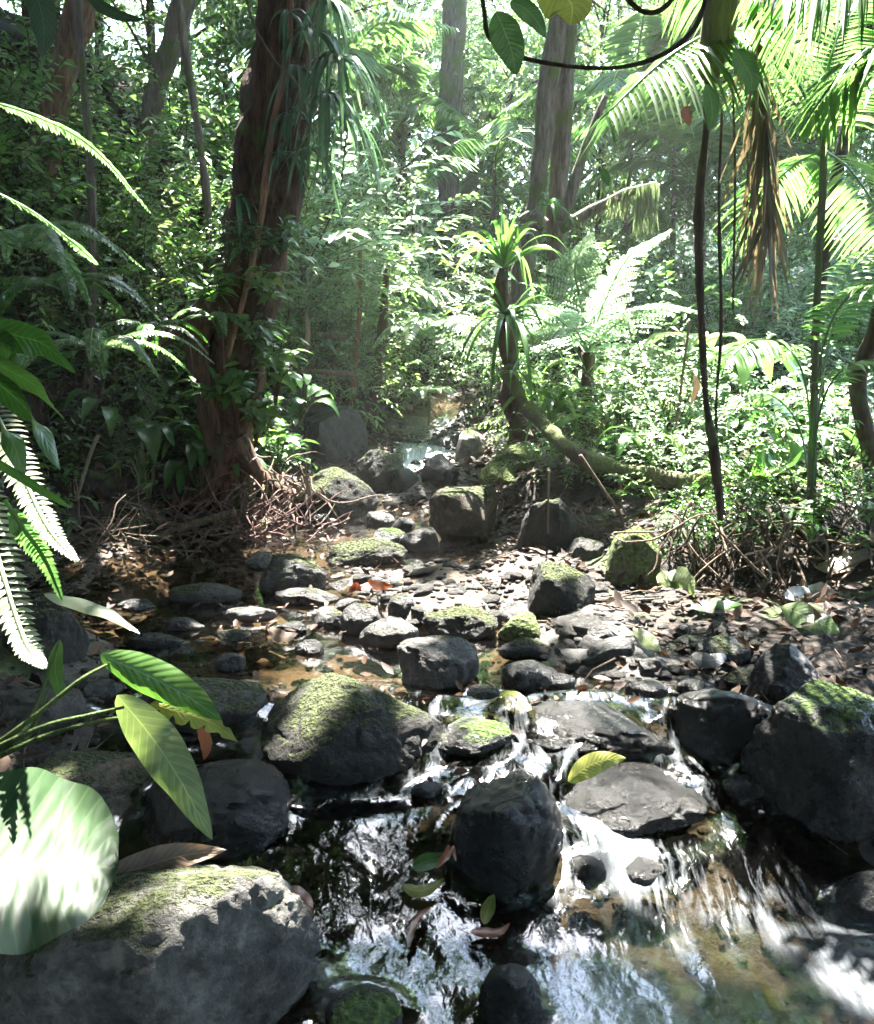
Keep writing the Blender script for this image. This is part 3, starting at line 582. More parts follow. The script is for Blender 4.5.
# small cobbles: repeats that nothing tells apart within a patch
def cobbles(n, box, label, group, mat, smin, smax, seed):
    r = np.random.default_rng(seed); protos = []
    for k in range(3):
        V, F = rock_verts(.5, .42, .28, seed + k, 2, .5, .15); protos.append(mkmesh('cobble', V, [F]))
    got = 0; tries = 0
    while got < n and tries < 4000:
        tries += 1
        px = r.uniform(box[0], box[2]); py = r.uniform(box[1], box[3]); g = G(px, py, False)
        if any((g[0] - a) ** 2 / (rx * 1.05) ** 2 + (g[1] - b) ** 2 / (ry * 1.05) ** 2 < 1 for a, b, c, rx, ry, hz in ROCKS): continue
        s = r.uniform(smin, smax) ** 1.0
        me = protos[r.integers(3)]
        o = mkobj('cobble', me, RM[mat] if not me.materials else None, None, (g[0], g[1], max(g[2], float(zw(g[1])) - .03 if xl(g[1]) < g[0] < xr(g[1]) else -9) + .04 * s))
        o.scale = (s, s * r.uniform(.7, 1), s * r.uniform(.6, 1.1)); o.rotation_euler = (r.uniform(-.3, .3), r.uniform(-.3, .3), r.uniform(0, 6.3))
        tag(o, label, 'stone', group); got += 1
cobbles(60, (300, 565, 600, 660), 'small grey cobble on the gravel bar around the flat-sided mossy rock', 'cobbles on the gravel bar in midstream', 'gravel', .06, .17, 1)
cobbles(34, (340, 495, 440, 540), 'small wet cobble in the channel just below the falls', 'cobbles below the falls', 'wet', .06, .16, 2)
cobbles(36, (160, 590, 330, 670), 'small dark cobble in the shallow left pool', 'cobbles in the left pool', 'wet', .05, .14, 3)
cobbles(50, (560, 620, 760, 720), 'small stone among wet leaves on the right gravel', 'stones on the right gravel', 'gravel', .04, .10, 4)
cobbles(14, (370, 440, 480, 492), 'wet broken stone in the falls', 'stones in the falls', 'wet', .08, .2, 5)
cobbles(22, (300, 665, 700, 770), 'black pebble in the fast water between the big boulders', 'pebbles between the boulders', 'wet', .04, .10, 6)

# gravel that nobody could count
r = np.random.default_rng(9); mb = MB(); Vp, Fp = rock_verts(.5, .42, .3, 3, 1, .3, .1)
N_ = 14000; gxx = r.uniform(-2.6, 2.2, N_); gyy = r.uniform(1.5, 9.5, N_); k = (gxx > xl(gyy) - .25) & (gxx < xr(gyy) + .5); gxx, gyy = gxx[k], gyy[k]
ss = r.uniform(.01, .045, len(gxx)) * np.where(gyy > 4, 1.3, 1); hh = H(gxx, gyy)
ca, sa = np.cos(r.random(len(gxx)) * 6.3), np.sin(r.random(len(gxx)) * 6.3)
VV = Vp[None] * ss[:, None, None]; VV = np.stack([VV[..., 0] * ca[:, None] - VV[..., 1] * sa[:, None], VV[..., 0] * sa[:, None] + VV[..., 1] * ca[:, None], VV[..., 2]], -1) + np.stack([gxx, gyy, hh + .1 * ss], -1)[:, None]
mb.add(VV.reshape(-1, 3), (Fp[None] + (np.arange(len(gxx)) * len(Vp))[:, None, None]).reshape(-1, 3))
tag(mb.build('gravel', RM['gravel']), 'grey and brown gravel lining the bed and edges of the stream', 'gravel', kind='stuff')

# ------------------------------------------------------------------ water
wx = np.arange(-2.9, 2.6, .022); wy = np.arange(1.0, 12.0, .022)
X, Yy = np.meshgrid(wx, wy)
agit = .25 + .75 * (1 - sstep(2.9, 3.6, Yy)) - .45 * (1 - sstep(1.9, 2.3, Yy)) * sstep(0, .3, X) + .35 * sstep(7.3, 8, Yy) + .25 * sstep(.52, .7, vn(X * 1.2, Yy * .8, 4)) * sstep(3.4, 4, Yy)
step_n = .12 * (vn(X * 2.2, Yy * 0 + .3, 3) - .5)
Z = zw(Yy + step_n * (Yy < 3.4)) + agit * (.020 * fbm(X * 5, Yy * 3.2, 1, 3) + .012 * fbm(X * 14 + Yy * 2, Yy * 7, 2, 3))
foam = .46 * np.exp(-((Yy - 2.38) / .13) ** 2) * np.exp(-((X - .55) / .12) ** 2) + .08 * np.exp(-((Yy - 2.8) / .22) ** 2) + 1.0 * np.exp(-((Yy - 8.1) / .75) ** 2) * (.45 + .55 * sstep(.2, .6, vn(X * 5, Yy * 4, 6))) + .38 * np.exp(-((Yy - 9.3) / .3) ** 2)
foam += .46 * (1 - sstep(2.0, 2.5, Yy)) * sstep(0, .5, X) * (.55 + .7 * vn(X * 3, Yy * 3, 2)) + .03 * (Yy < 3)
foam += .14 * np.exp(-((X + .28 + .1 * (Yy - 2)) / .12) ** 2) * (Yy < 2.25)
for (a, b, c, rx, ry, hz) in ROCKS:
    if b > 3.2 or rx < .05: continue
    q = np.sqrt(((X - a) / (rx * 1.02)) ** 2 + ((Yy - b) / (ry * 1.02)) ** 2)
    foam += .17 * np.exp(-((q - 1.0) / .10) ** 2) * (vn(X * 6, Yy * 6, 1) > .35)
    Z += .022 * np.exp(-((q - 1.02) / .16) ** 2) * (Yy > b) - .012 * np.exp(-((q - 1.1) / .2) ** 2) * (Yy < b)
V = np.stack([X, Yy, Z], -1).reshape(-1, 3); nx = len(wx)
i = np.arange(len(wy) - 1)[:, None] * nx; j = np.arange(nx - 1)[None]
F = np.stack([i + j, i + j + 1, i + nx + j + 1, i + nx + j], -1).reshape(-1, 4)
keep = ((V[:, 2] > H(V[:, 0], V[:, 1]) - .03) & (V[:, 0] > xl(V[:, 1]) - .35) & (V[:, 0] < xr(V[:, 1]) + .45))
F = F[keep[F].any(1)]
wm = mkmesh('water', V, [F], {'foam': foam.ravel(), 'agit': agit.ravel()})
tag(mkobj('water', wm, water_mat()), kind='structure')

# ------------------------------------------------------------------ named trees
def trunk_pts(pix, Y, tops=()):
    """trunk path from (px, py, radius in px) at distance Y (a number or one per point), continued upward with tops (x, y, z, r)"""
    Ys = Y if hasattr(Y, '__len__') else [Y] * len(pix)
    p = [P(a, b, yy) for (a, b, c), yy in zip(pix, Ys)]; r = [c * yy / FPX for (a, b, c), yy in zip(pix, Ys)]
    for (dx, dy, z, rr) in tops: p.append(np.array([p[-1][0] + dx, p[-1][1] + dy, z])); r.append(rr)
    return np.array(p), np.array(r)
TREES = {}   # name -> (empty, crown centre x, y)
def tall_tree(kind, pix, Y, tops, mat, label, sides=14, flute=0, rough=.5, limbs=(), extra=None, n=46, group=None):
    p, r = trunk_pts(pix, Y, tops); base = p[0]
    e = empty(kind, tuple(base)); tag(e, label, 'tree', group)
    mb = MB(); tube(mb, p - base, r, n, sides, rough, flute, seed=len(TREES))
    top = p[-1] - base
    for (fr, dx, dy, dz, rr) in limbs:
        k = fr * (len(p) - 1); q = spline(p - base, 60)[int(fr * 59)]
        tube(mb, [q, q + np.array([dx, dy, dz]) * .5 + [0, 0, .12], q + np.array([dx, dy, dz])], [rr, rr * .75, rr * .4], 10, 7, .4)
    if extra: extra(mb, base)
    mb.build('trunk', mat, e)
    TREES[label] = (e, p[-1][0], p[-1][1]); return e
def big_extra(mb, b):
    Yb = 6.4
    for pth, rr in (([(212, 300, 13), (196, 340, 12), (206, 400, 9), (214, 455, 8)], 0), ([(300, 120, 9), (292, 200, 11), (272, 270, 13), (262, 330, 10), (250, 420, 8)], 0),
                    ([(232, 440, 16), (214, 480, 11), (196, 498, 7), (160, 505, 4)], 0), ([(236, 440, 14), (262, 478, 9), (284, 492, 7), (300, 500, 4)], 0), ([(228, 300, 18), (180, 330, 10), (140, 350, 6)], 0)):
        q = np.array([P(a, c, Yb - .12) for a, c, d in pth]) - b; tube(mb, q, [d * Yb / FPX for a, c, d in pth], 26, 9, .6, seed=3)
big = tall_tree('rainforest_tree', [(234, 505, 24), (232, 470, 19), (228, 420, 24), (234, 350, 26), (244, 300, 31), (264, 200, 31), (280, 100, 29), (290, 0, 29), (296, -120, 28)], 6.45,
                [(-.1, .1, 5.8, .17), (-.25, .2, 7.4, .12), (-.2, .3, 9.0, .05)], BM['big'], 'giant brown buttressed tree leaning over the left bank, hung with strappy epiphytes',
                24, .16, .55, [(.86, -2.2, .4, 1.2, .05), (.88, 1.8, 1.4, 1.0, .05), (.92, -.6, 2.2, 1.0, .05)], big_extra, 80)
tall_tree('rainforest_tree', [(20, 260, 15), (34, 195, 15), (52, 120, 13), (70, 50, 12.5), (84, -10, 13), (100, -120, 12)], 7.6, [(.3, .2, 6.6, .1), (.5, .2, 8.6, .05)], BM['warm'],
          'reddish brown tree curving up at the far left with bark lit from behind', 12, .1, .5, [(.8, -1.5, .3, 1.2, .05), (.85, .9, 1.2, 1.0, .04)])
tall_tree('rainforest_tree', [(122, 300, 9), (134, 220, 8.5), (146, 150, 8.5), (158, 90, 9), (180, 20, 9), (196, -60, 9)], 9.0, [(.4, .2, 7.0, .09), (.5, .2, 9, .05)], BM['grey'],
          'slim leaning mossy tree between the far left tree and the giant tree', 10, .08, .5, [(.8, -1, .6, 1.2, .04), (.85, 1.2, .6, 1.0, .04)])
tall_tree('rainforest_tree', [(447, 330, 10), (446, 240, 10), (449, 150, 11), (452, 60, 11), (455, -20, 11)], 14.0, [(.1, .2, 9.0, .15), (.2, .2, 11, .07)], BM['grey'],
          'straight hazy grey tree rising far behind the falls', 10, .05, .4, [(.85, -2.2, .4, 1.8, .07), (.88, 2, .4, 1.8, .06)])
def twin_extra(mb, b):
    q = np.array([P(a, c, 8.55) for a, c in ((556, 300), (556, 240), (560, 160), (566, 70), (570, -20), (576, -120))]) - b
    tube(mb, q, [.095, .09, .09, .08, .08, .07], 40, 10, .5, seed=9)
    for pth in ([(562, 222, 6), (575, 180, 5), (592, 130, 4), (606, 95, 3)], [(560, 228, 7), (585, 215, 6), (605, 203, 5), (630, 192, 4.5), (655, 184, 3)], [(545, 225, 6), (532, 215, 5), (520, 220, 3)]):
        q = np.array([P(a, c, 8.3) for a, c, d in pth]) - b; tube(mb, q, [d * 8.3 / FPX for a, c, d in pth], 16, 8, .6, seed=4)
tall_tree('rainforest_tree', [(508, 335, 11), (522, 275, 9.5), (533, 225, 9.5), (540, 160, 8.5), (547, 100, 8.5), (555, 40, 9), (566, -30, 9)], 8.4, [(.3, .2, 6.4, .12), (.2, .3, 8.4, .06)], BM['grey'],
          'forked dark tree right of centre with a mossy side branch', 12, .06, .6, [(.86, -1.2, .9, 1.3, .06), (.9, 1.6, .6, 1.0, .05)], twin_extra)
tall_tree('rainforest_tree', [(882, 520, 10), (868, 440, 9), (858, 380, 9), (880, 320, 9), (905, 200, 9)], 5.2, [(.5, .3, 5.0, .06), (.5, .4, 7.6, .04)], BM['dark'], 'crooked dark sapling trunk leaning in at the right edge', 9, 0, .4, [(.8, .9, .6, 1.0, .03)])
for (px, Y, rp, lean, lab) in ((813, 8.6, 4.5, .02, 'straight thin pole of a tree at the right with small knots'), (93, 8.4, 3.2, .03, 'thin pale pole stem just right of the far left tree'), (212, 10, 3.0, -.02, 'very thin stem left of the giant tree trunk'),
                          (376, 9.2, 6.0, .05, 'short dark trunk wrapped in roots left of the falls'), (357, 9.0, 3.0, .0, 'thin reddish stem beside the root-wrapped trunk')):
    b0 = G(px, {813: 470, 93: 420, 212: 380, 376: 425, 357: 410}[px]); 
    hh = 7.5 if px not in (376, 357) else 1.7
    e = empty('slender_tree', tuple(b0)); tag(e, lab, 'tree'); mb = MB()
    zt = [0, hh * .2, hh * .45, hh * .7, hh]; tube(mb, [(lean * z * z * .5 + .06 * math.sin(z * 1.7 + px), .03 * z, z - .1) for z in zt], [rp * Y / FPX * q for q in (1.2, 1, .9, .8, .4)], 40, 8, .5)
    mb.build('trunk', BM['dark'] if px in (813, 376) else BM['red'] if px == 357 else BM['grey'], e)
    mb = MB(); n = 34; zz = rng.uniform(.55, 1, n) * hh; C = np.stack([lean * zz * zz * .5, .03 * zz, zz], -1); D = runit(n); D[:, 2] = abs(D[:, 2]) * .3
    sprays(mb, C, D, .7, 12, .11, .035, .3); mb.build('crown', LM['forest'], e)

# ------------------------------------------------------------------ overhead canopy: unseen leaves added to the tall trees, cut to shape sun patches
LIT = [  # ground, rock or leaf points to be sunlit through cut gaps: x, y, z, radius
]
def lit(px, py, r, Y=None):
    q = P(px, py, Y) if Y else G(px, py); LIT.append((q[0], q[1], q[2], r))
lit(220, 882, .17, 1.84); lit(268, 905, .13, 1.84); lit(170, 900, .05, 1.8); lit(35, 890, .06, 1.16); lit(10, 570, .18, 1.5); lit(35, 500, .2, 1.55); lit(170, 565, .25); lit(230, 545, .15); lit(190, 705, .08, 1.62)
lit(335, 690, .17); lit(395, 690, .12); lit(300, 640, .2); lit(330, 600, .32); lit(420, 650, .16); lit(430, 600, .25); lit(470, 610, .35); lit(385, 570, .4); lit(240, 620, .2); lit(200, 560, .25)
lit(330, 500, .45); lit(420, 520, .4); lit(440, 462, .7); lit(470, 440, .6); lit(310, 370, .5, 10); lit(380, 400, .4, 10); lit(715, 855, .10); lit(755, 880, .09); lit(300, 780, .10); lit(430, 730, .14)
lit(380, 930, .05); lit(640, 560, .22); lit(600, 600, .2); lit(520, 560, .22); lit(560, 600, .15); lit(700, 610, .22); lit(620, 650, .18); lit(680, 640, .12); 
lit(640, 460, .7); lit(720, 480, .5); lit(560, 440, .6); lit(820, 480, .5); lit(520, 440, .5); lit(110, 560, .2); lit(270, 380, .15, 6.4); lit(240, 540, .2); lit(530, 640, .12)
lit(60, 60, 1.3, 10); lit(717, 30, .3, 4.05); lit(150, 90, 1.3, 11); lit(205, 190, .9, 9); lit(110, 240, .5, 7.5); lit(60, 180, .6, 8); lit(350, 120, .8, 8); lit(640, 120, .5, 3.9); lit(720, 50, .5, 4.3); lit(840, 50, .5, 4.6); lit(790, 10, .4, 4.2); lit(860, 120, .4, 3.4); lit(740, 230, .4, 5.2); lit(640, 535, .4, 4.38); lit(690, 450, .4, 5.2)
lit(100, 190, .3, 3.2); lit(60, 240, .3, 3.0); lit(150, 350, .25, 4.8); lit(620, 350, 1.0, 8); lit(780, 330, .7, 5.5); lit(520, 300, .5, 6.6); lit(850, 330, .5, 5.5)
lit(350, 560, .3); lit(290, 540, .25); lit(420, 620, .2); lit(590, 480, .7); lit(760, 450, .6)
LITA = np.array(LIT); Sv = np.array(S[:])
def sunlit_mask(Pn, soft=0.0):
    """True where a canopy leaf stands in one of the gaps"""
    m = np.zeros(len(Pn), bool)
    for (a, b, c, r) in LITA:
        d = Pn - np.array([a, b, c]); al = d @ Sv; pr = np.linalg.norm(d - al[:, None] * Sv, axis=1); m |= pr < .07 + min(r, .15 + .6 * r) * (.85 + .5 * vn(Pn[:, 0] * 3, Pn[:, 1] * 3, 2))
    return m
def canopy():
    r = rng; keys = [k for k in TREES]; cx = np.array([(TREES[k][1], TREES[k][2]) for k in keys])
    keys_ = keys[:]; n = 54000
    C = np.stack([r.uniform(-11, 11.5, n), r.uniform(-9, 12.5, n), np.zeros(n)], -1)
    zlo = 6.2 + .34 * np.maximum(0, C[:, 1] - 10) + .1
    C[:, 2] = zlo + r.random(n) ** 1.4 * 2.2
    gap = vn(C[:, 0] * .55, C[:, 1] * .55, 6) * .5 + vn(C[:, 0] * 1.4, C[:, 1] * 1.4, 7) * .5
    C = C[gap < .84]
    E = np.stack([r.uniform(-1.8, 4.2, 5200), r.uniform(3.6, 9.4, 5200), r.uniform(6.3, 8.0, 5200)], -1); C = np.concatenate([C, E])   # unseen leaves added to darken the foreground
    m = 3000; B = np.stack([r.uniform(-9, 9, m), r.uniform(12, 14.5, m), np.zeros(m)], -1); B[:, 2] = 6.4 + .34 * (B[:, 1] - 10) + r.random(m) * 6   # unseen leaf wall added to block sky reflections in the water
    gb = vn(B[:, 0] * .9, B[:, 2] * .9, 1) * .6 + vn(B[:, 0] * 2.2, B[:, 2] * 2.2, 2) * .4; C = np.concatenate([C, B[gb < .62]])
    C = C[~sunlit_mask(C)]
    own = ((C[:, None, :2] - cx[None]) ** 2).sum(-1).argmin(1)
    for k, key in enumerate(keys_):
        q = C[own == k]
        if len(q) < 20: continue
        e = TREES[key][0]; b = np.array(e.location)
        K = 7; D = runit(len(q)); D[:, 2] *= .3; D = nrm(D); mb = MB()
        pos = np.repeat(q, K, 0) + r.normal(size=(len(q) * K, 3)) * np.array([.16, .16, .10])
        dd = runit(len(pos)); dd[:, 2] = dd[:, 2] * .35 - .15
        pos = pos[~sunlit_mask(pos)] if True else pos; dd = dd[:len(pos)]
        leaves(mb, pos - b, dd, np.array([0, 0, 1.0]) + .35 * r.normal(size=(len(pos), 3)), r.uniform(.14, .26, len(pos)), r.uniform(.07, .12, len(pos)), .1)
        mb.build('crown', LM['dark'], e)  # unseen shading leaves, shared out to the nearest tall tree
canopy()

# ------------------------------------------------------------------ forest behind: small trees and saplings
def crown_mesh(name, kind, zlo, zhi, rad, ncl, seed, dens=1.0):
    """leaf clumps spread through a crown's volume, on twigs"""
    st = np.random.default_rng(seed); mb = MB(); tw = MB()
    for c in range(ncl):
        z = zlo + (zhi - zlo) * st.random() ** .8; f = 1 - .55 * abs((z - zlo) / (zhi - zlo) - .4); a = st.random() * 6.3; rr = rad * f * math.sqrt(st.uniform(.02, 1))
        cc = np.array([rr * math.cos(a), rr * math.sin(a), z]); s = st.uniform(.16, .34)
        n = int(st.integers(9, 17) * dens); C = cc + st.normal(size=(n, 3)) * np.array([s, s, s * .6]); D = nrm(C - np.array([0, 0, z - .4]) + .7 * st.normal(size=(n, 3)))
        if kind == 'willow': D[:, 2] -= .5; sprays(mb, C, D, .5, 13, .12, .022, .7, .45, TC, .55, tw)
        elif kind == 'fine': sprays(mb, C, D, .34, 14, .055, .022, .35, .2, TC, .9, tw)
        elif kind == 'large': sprays(mb, C[:7], D[:7], .5, 7, .24, .10, .4, .4, TF, .8, tw)
        elif kind == 'broad': sprays(mb, C, D, .42, 9, .125, .052, .4, .3, TC, .8, tw)
        else: sprays(mb, C, D, .45, 11, .095, .03, .5, .35, TC, .7, tw)
    return mb.mesh(name), tw.mesh(name + '_twigs')
PROTO = {}
def forest_proto(key, kind, h, zlo, rad, ncl, mat, bark, rtr, seed, dens=1.0):
    e = empty('understory_tree'); st = np.random.default_rng(seed)
    mb = MB(); wob = st.normal(size=(5, 2)) * .10 * h / 4
    pts = [(wob[i][0] * i * .5, wob[i][1] * i * .5, h * i / 4 - (.2 if i == 0 else 0)) for i in range(5)]
    tube(mb, pts, [rtr, rtr * .85, rtr * .7, rtr * .5, rtr * .2], 24, 7, .4, seed=seed)
    for _ in range(9):
        z = st.uniform(max(zlo, .3), h * .92); a = st.random() * 6.3; q = np.array([np.interp(z, [p[2] for p in pts], [p[0] for p in pts]), np.interp(z, [p[2] for p in pts], [p[1] for p in pts]), z])
        L = rad * st.uniform(.6, 1.0); d = np.array([math.cos(a) * L, math.sin(a) * L, L * .45]); tube(mb, [q, q + d * .5 + [0, 0, .1], q + d], [rtr * .4, rtr * .28, rtr * .1], 8, 5, .2)
    mb.build('trunk', bark, e)
    cm, tm_ = crown_mesh('crown', kind, zlo, h * 1.02, rad, ncl, seed, dens)
    c = mkobj('crown', cm, mat, e); t = mkobj('twigs', tm_, BM['dark'], c)
    PROTO[key] = e; return e
forest_proto('willow', 'willow', 6.5, 1.0, 1.5, 80, LM['pale'], BM['grey'], .07, 101)
forest_proto('broad', 'broad', 6.0, .8, 1.4, 80, LM['forest'], BM['grey'], .06, 102)
forest_proto('mid', 'mid', 7.0, 1.5, 1.6, 95, LM['forest'], BM['dark'], .08, 103)
forest_proto('fine', 'fine', 5.0, .6, 1.2, 90, LM['pale'], BM['dark'], .045, 104)
forest_proto('tall', 'mid', 11.0, 3.0, 2.4, 150, LM['pale'], BM['grey'], .13, 105, 1.1)
USED = set()
KINDW = {'willow': 'tree with drooping narrow leaves', 'broad': 'tree with broad bright leaves', 'mid': 'tree with medium pointed leaves', 'fine': 'sapling with tiny leaves on fine twigs', 'tall': 'tall pale-leaved forest tree'}
# px, distance, kind, scale, label ending
FOREST = [
 (10, 9.0, 'broad', .9, 'crowding the far left edge above the dark bank'), (55, 11, 'mid', .9, 'behind the reddish far left tree'), (118, 12, 'fine', 1.1, 'in the gap between the two left leaning trees'), (165, 10.5, 'broad', .85, 'just left of the giant tree, behind the bank'),
 (195, 13, 'willow', 1.0, 'behind the slim leaning mossy tree'), (80, 15, 'tall', .9, 'far behind the left leaning trees'), (20, 18, 'tall', .9, 'deep in the forest at the far left'),
 (335, 14.5, 'willow', 1.0, 'right behind the hanging epiphytes of the giant tree'), (362, 17, 'fine', 1.3, 'over the sunlit earth steps'), (398, 15.5, 'fine', 1.2, 'left of the straight hazy tree'),
  (484, 15.5, 'fine', 1.0, 'between the straight hazy tree and the forked tree'),  
 (590, 13, 'fine', 1.1, 'behind the mossy side branch'), (625, 17, 'mid', 1.0, 'beyond the tree fern'), (665, 12, 'broad', .75, 'left of the hanging aerial roots'),
 (700, 16, 'willow', 1.05, 'beyond the hanging aerial roots'), (745, 12.5, 'fine', 1.0, 'behind the dry hanging frond'), (780, 18, 'tall', .9, 'deep behind the dry hanging frond'), (820, 12, 'mid', .8, 'behind the thin pole of a tree at the right'),
 (865, 14, 'willow', 1.0, 'at the right edge beyond the palm'), (890, 10, 'broad', .8, 'leaning in from the right edge'), (845, 22, 'tall', 1.0, 'farthest off at the right edge'),
 (250, 25, 'mid', 1.2, 'far off and mostly hidden by the giant trunk'), (730, 30, 'tall', 1.1, 'far off beyond the dry hanging frond'),
  (500, 21, 'willow', 1.3, 'far behind the forked tree on its left'), (60, 28, 'tall', 1.1, 'farthest off at the far left'), (790, 34, 'tall', 1.2, 'farthest off beyond the pole at the right')]
first = set()
for (px, Y, kind, s, lab) in FOREST:
    u = (px - 437) / FPX; x = u * Y * CT; z = ground(x, Y)
    e = PROTO[kind] if kind not in first else copy_tree(PROTO[kind]); first.add(kind)
    e.location = (x, Y, z); e.rotation_euler = (rng.normal() * .04, rng.normal() * .04, rng.random() * 6.3); e.scale = (s, s, s * rng.uniform(.9, 1.1))
    tag(e, KINDW[kind] + ' ' + lab, 'tree', 'small trees of the forest behind')
for (x, y, kind, s, lab) in ((-4.5, -2.5, 'mid', 1.0, 'added for shade left of and behind the viewpoint'), (-1.5, -4.5, 'broad', 1.1, 'added for shade straight behind the viewpoint'), (2.2, -4.0, 'mid', 1.05, 'added for shade behind the viewpoint on the right'), (5.0, -1.5, 'broad', 1.1, 'added for shade well right of the viewpoint'), (-5.5, 1.5, 'broad', 1.0, 'added for shade on the left bank beside the viewpoint'),
                          (5.6, 2.6, 'mid', .95, 'added for shade on the right bank beside the viewpoint'), (-3.5, -6, 'tall', 1, 'added for shade, tall and farther behind the viewpoint'), (4.2, -6.5, 'tall', 1, 'added for shade, tall and farthest behind on the right'), (0.5, -8, 'tall', 1, 'added for shade, tall on the line of the stream behind'), (-8, -2, 'tall', .9, 'added for shade, tall on the left slope behind'), (8.5, 0, 'tall', .9, 'added for shade, tall on the right slope behind')):
    e = copy_tree(PROTO[kind]); e.location = (x, y, ground(x, y)); e.rotation_euler = (0, 0, rng.random() * 6.3); e.scale = (s * 1.15, s * 1.15, s)
    tag(e, KINDW[kind] + ' ' + lab, 'tree', 'unseen trees added to shade the foreground')  # unseen trees added to hold back sky light from behind the camera
forest_proto('large', 'large', 6.0, .8, 1.5, 60, LM['forest'], BM['dark'], .06, 106)
for (px, Y, s_, lab) in ((300, 13, .9, 'behind the giant trunk, showing between the epiphytes'), (412, 17, 1.2, 'above the falls left of the straight hazy tree'), (478, 19, 1.3, 'right of the straight hazy tree'), (575, 15, 1.0, 'right behind the forked tree'), (655, 19, 1.2, 'beyond the mossy side branch'), (770, 14.5, .9, 'beyond the withered frond'), (90, 13, 1.0, 'between the left leaning trees')):
    e = PROTO['large'] if 'large' not in first else copy_tree(PROTO['large']); first.add('large'); x = (px - 437) / FPX * Y; e.location = (x, Y, ground(x, Y)); e.rotation_euler = (0, 0, rng.random() * 6.3); e.scale = (s_,) * 3
    tag(e, 'large-leaved tree ' + lab, 'tree', 'large-leaved trees of the forest behind')
# ------------------------------------------------------------------ shrubs and herbs of the banks
def herb_proto(key, kind, h, mat, seed):
    st = np.random.default_rng(seed); tw = MB(); mb = MB(); e = empty('shrub')
    if kind == 'herb':
        for _ in range(7):
            a = st.random() * 6.3; q = np.array([math.cos(a), math.sin(a), 0]) * h * st.uniform(.2, .6); top = q + [0, 0, h * st.uniform(.7, 1.05)]
            tube(tw, [[0, 0, -.05], q * .35 + [0, 0, top[2] * .55], top], [.006, .005, .003], 8, 5)
            n = 9; k = st.uniform(.45, 1, n); O = np.stack([np.interp(k, [0, .5, 1], [0, q[0] * .35, top[0]]), np.interp(k, [0, .5, 1], [0, q[1] * .35, top[1]]), k * top[2]], -1)
            D = runit(n); D[:, 2] = abs(D[:, 2]) * .3 - .05; L = h * st.uniform(.22, .38, n); leaves(mb, O, D, np.array([0, 0, 1.]) + .3 * st.normal(size=(n, 3)), L, L * .38, .35, TF)
    elif kind == 'big':
        for _ in range(9):
            a = st.random() * 6.3; d = np.array([math.cos(a), math.sin(a), 0]); l = h * st.uniform(.5, .8); o = d * h * .25 + [0, 0, h * st.uniform(.4, .8)]
            tube(tw, [[0, 0, -.05], d * h * .12 + [0, 0, o[2] * .6], o], [.008, .006, .004], 8, 5)
            blade(mb, [o, o + d * l * .35 + [0, 0, l * .15], o + d * l * .7 + [0, 0, .02], o + d * l + [0, 0, -l * .3]], l * .32, np.cross(d, [0, 0, 1.]), 'leaf', .2, .03, 14, 7, st.random())
    else:
        n = 75; C = st.normal(size=(n, 3)) * np.array([.3, .3, .22]) * h + [0, 0, h * .5]; C[:, 2] = np.maximum(C[:, 2], .05)
        W = {'bush': (.085, .034), 'small': (.05, .022), 'narrow': (.13, .02)}[kind]
        sprays(mb, C, nrm(C - [0, 0, h * .15] + .25 * st.normal(size=(n, 3))), .28 * h + .1, 10, W[0], W[1], .35, .25, TF if h < .8 else TC, .8, tw)
        for _ in range(6): a = st.random() * 6.3; tube(tw, [[0, 0, -.05], [math.cos(a) * h * .1, math.sin(a) * h * .1, h * .3], [math.cos(a) * h * .3, math.sin(a) * h * .3, h * .7]], [.008, .006, .003], 8, 5)
    mb.build('foliage', LM[mat], e); tw.build('stems', BM['dark'] if kind != 'big' else BM['green'], e); PROTO[key] = e
herb_proto('herb_dark', 'herb', .5, 'dark', 1); herb_proto('herb_green', 'herb', .5, 'forest', 2); herb_proto('big_green', 'big', .6, 'strap', 3); herb_proto('big_dark', 'big', .6, 'dark', 8)
herb_proto('bush_green', 'bush', .9, 'forest', 4); herb_proto('bush_pale', 'bush', 1.0, 'pale', 5); herb_proto('small_green', 'small', .6, 'forest', 6); herb_proto('small_dark', 'small', .6, 'dark', 7); herb_proto('narrow_pale', 'narrow', 1.0, 'pale', 9); herb_proto('bush_dark', 'bush', .8, 'dark', 10)
DESC = {'herb_dark': 'dark-leaved herb', 'herb_green': 'green herb with drooping leaves', 'big_green': 'broad-leaved plant', 'big_dark': 'dark broad-leaved plant', 'bush_green': 'leafy bush', 'bush_pale': 'pale sunlit bush', 'small_green': 'small-leaved shrub', 'small_dark': 'dark small-leaved shrub', 'narrow_pale': 'narrow-leaved pale shrub', 'bush_dark': 'dark shaded bush'}
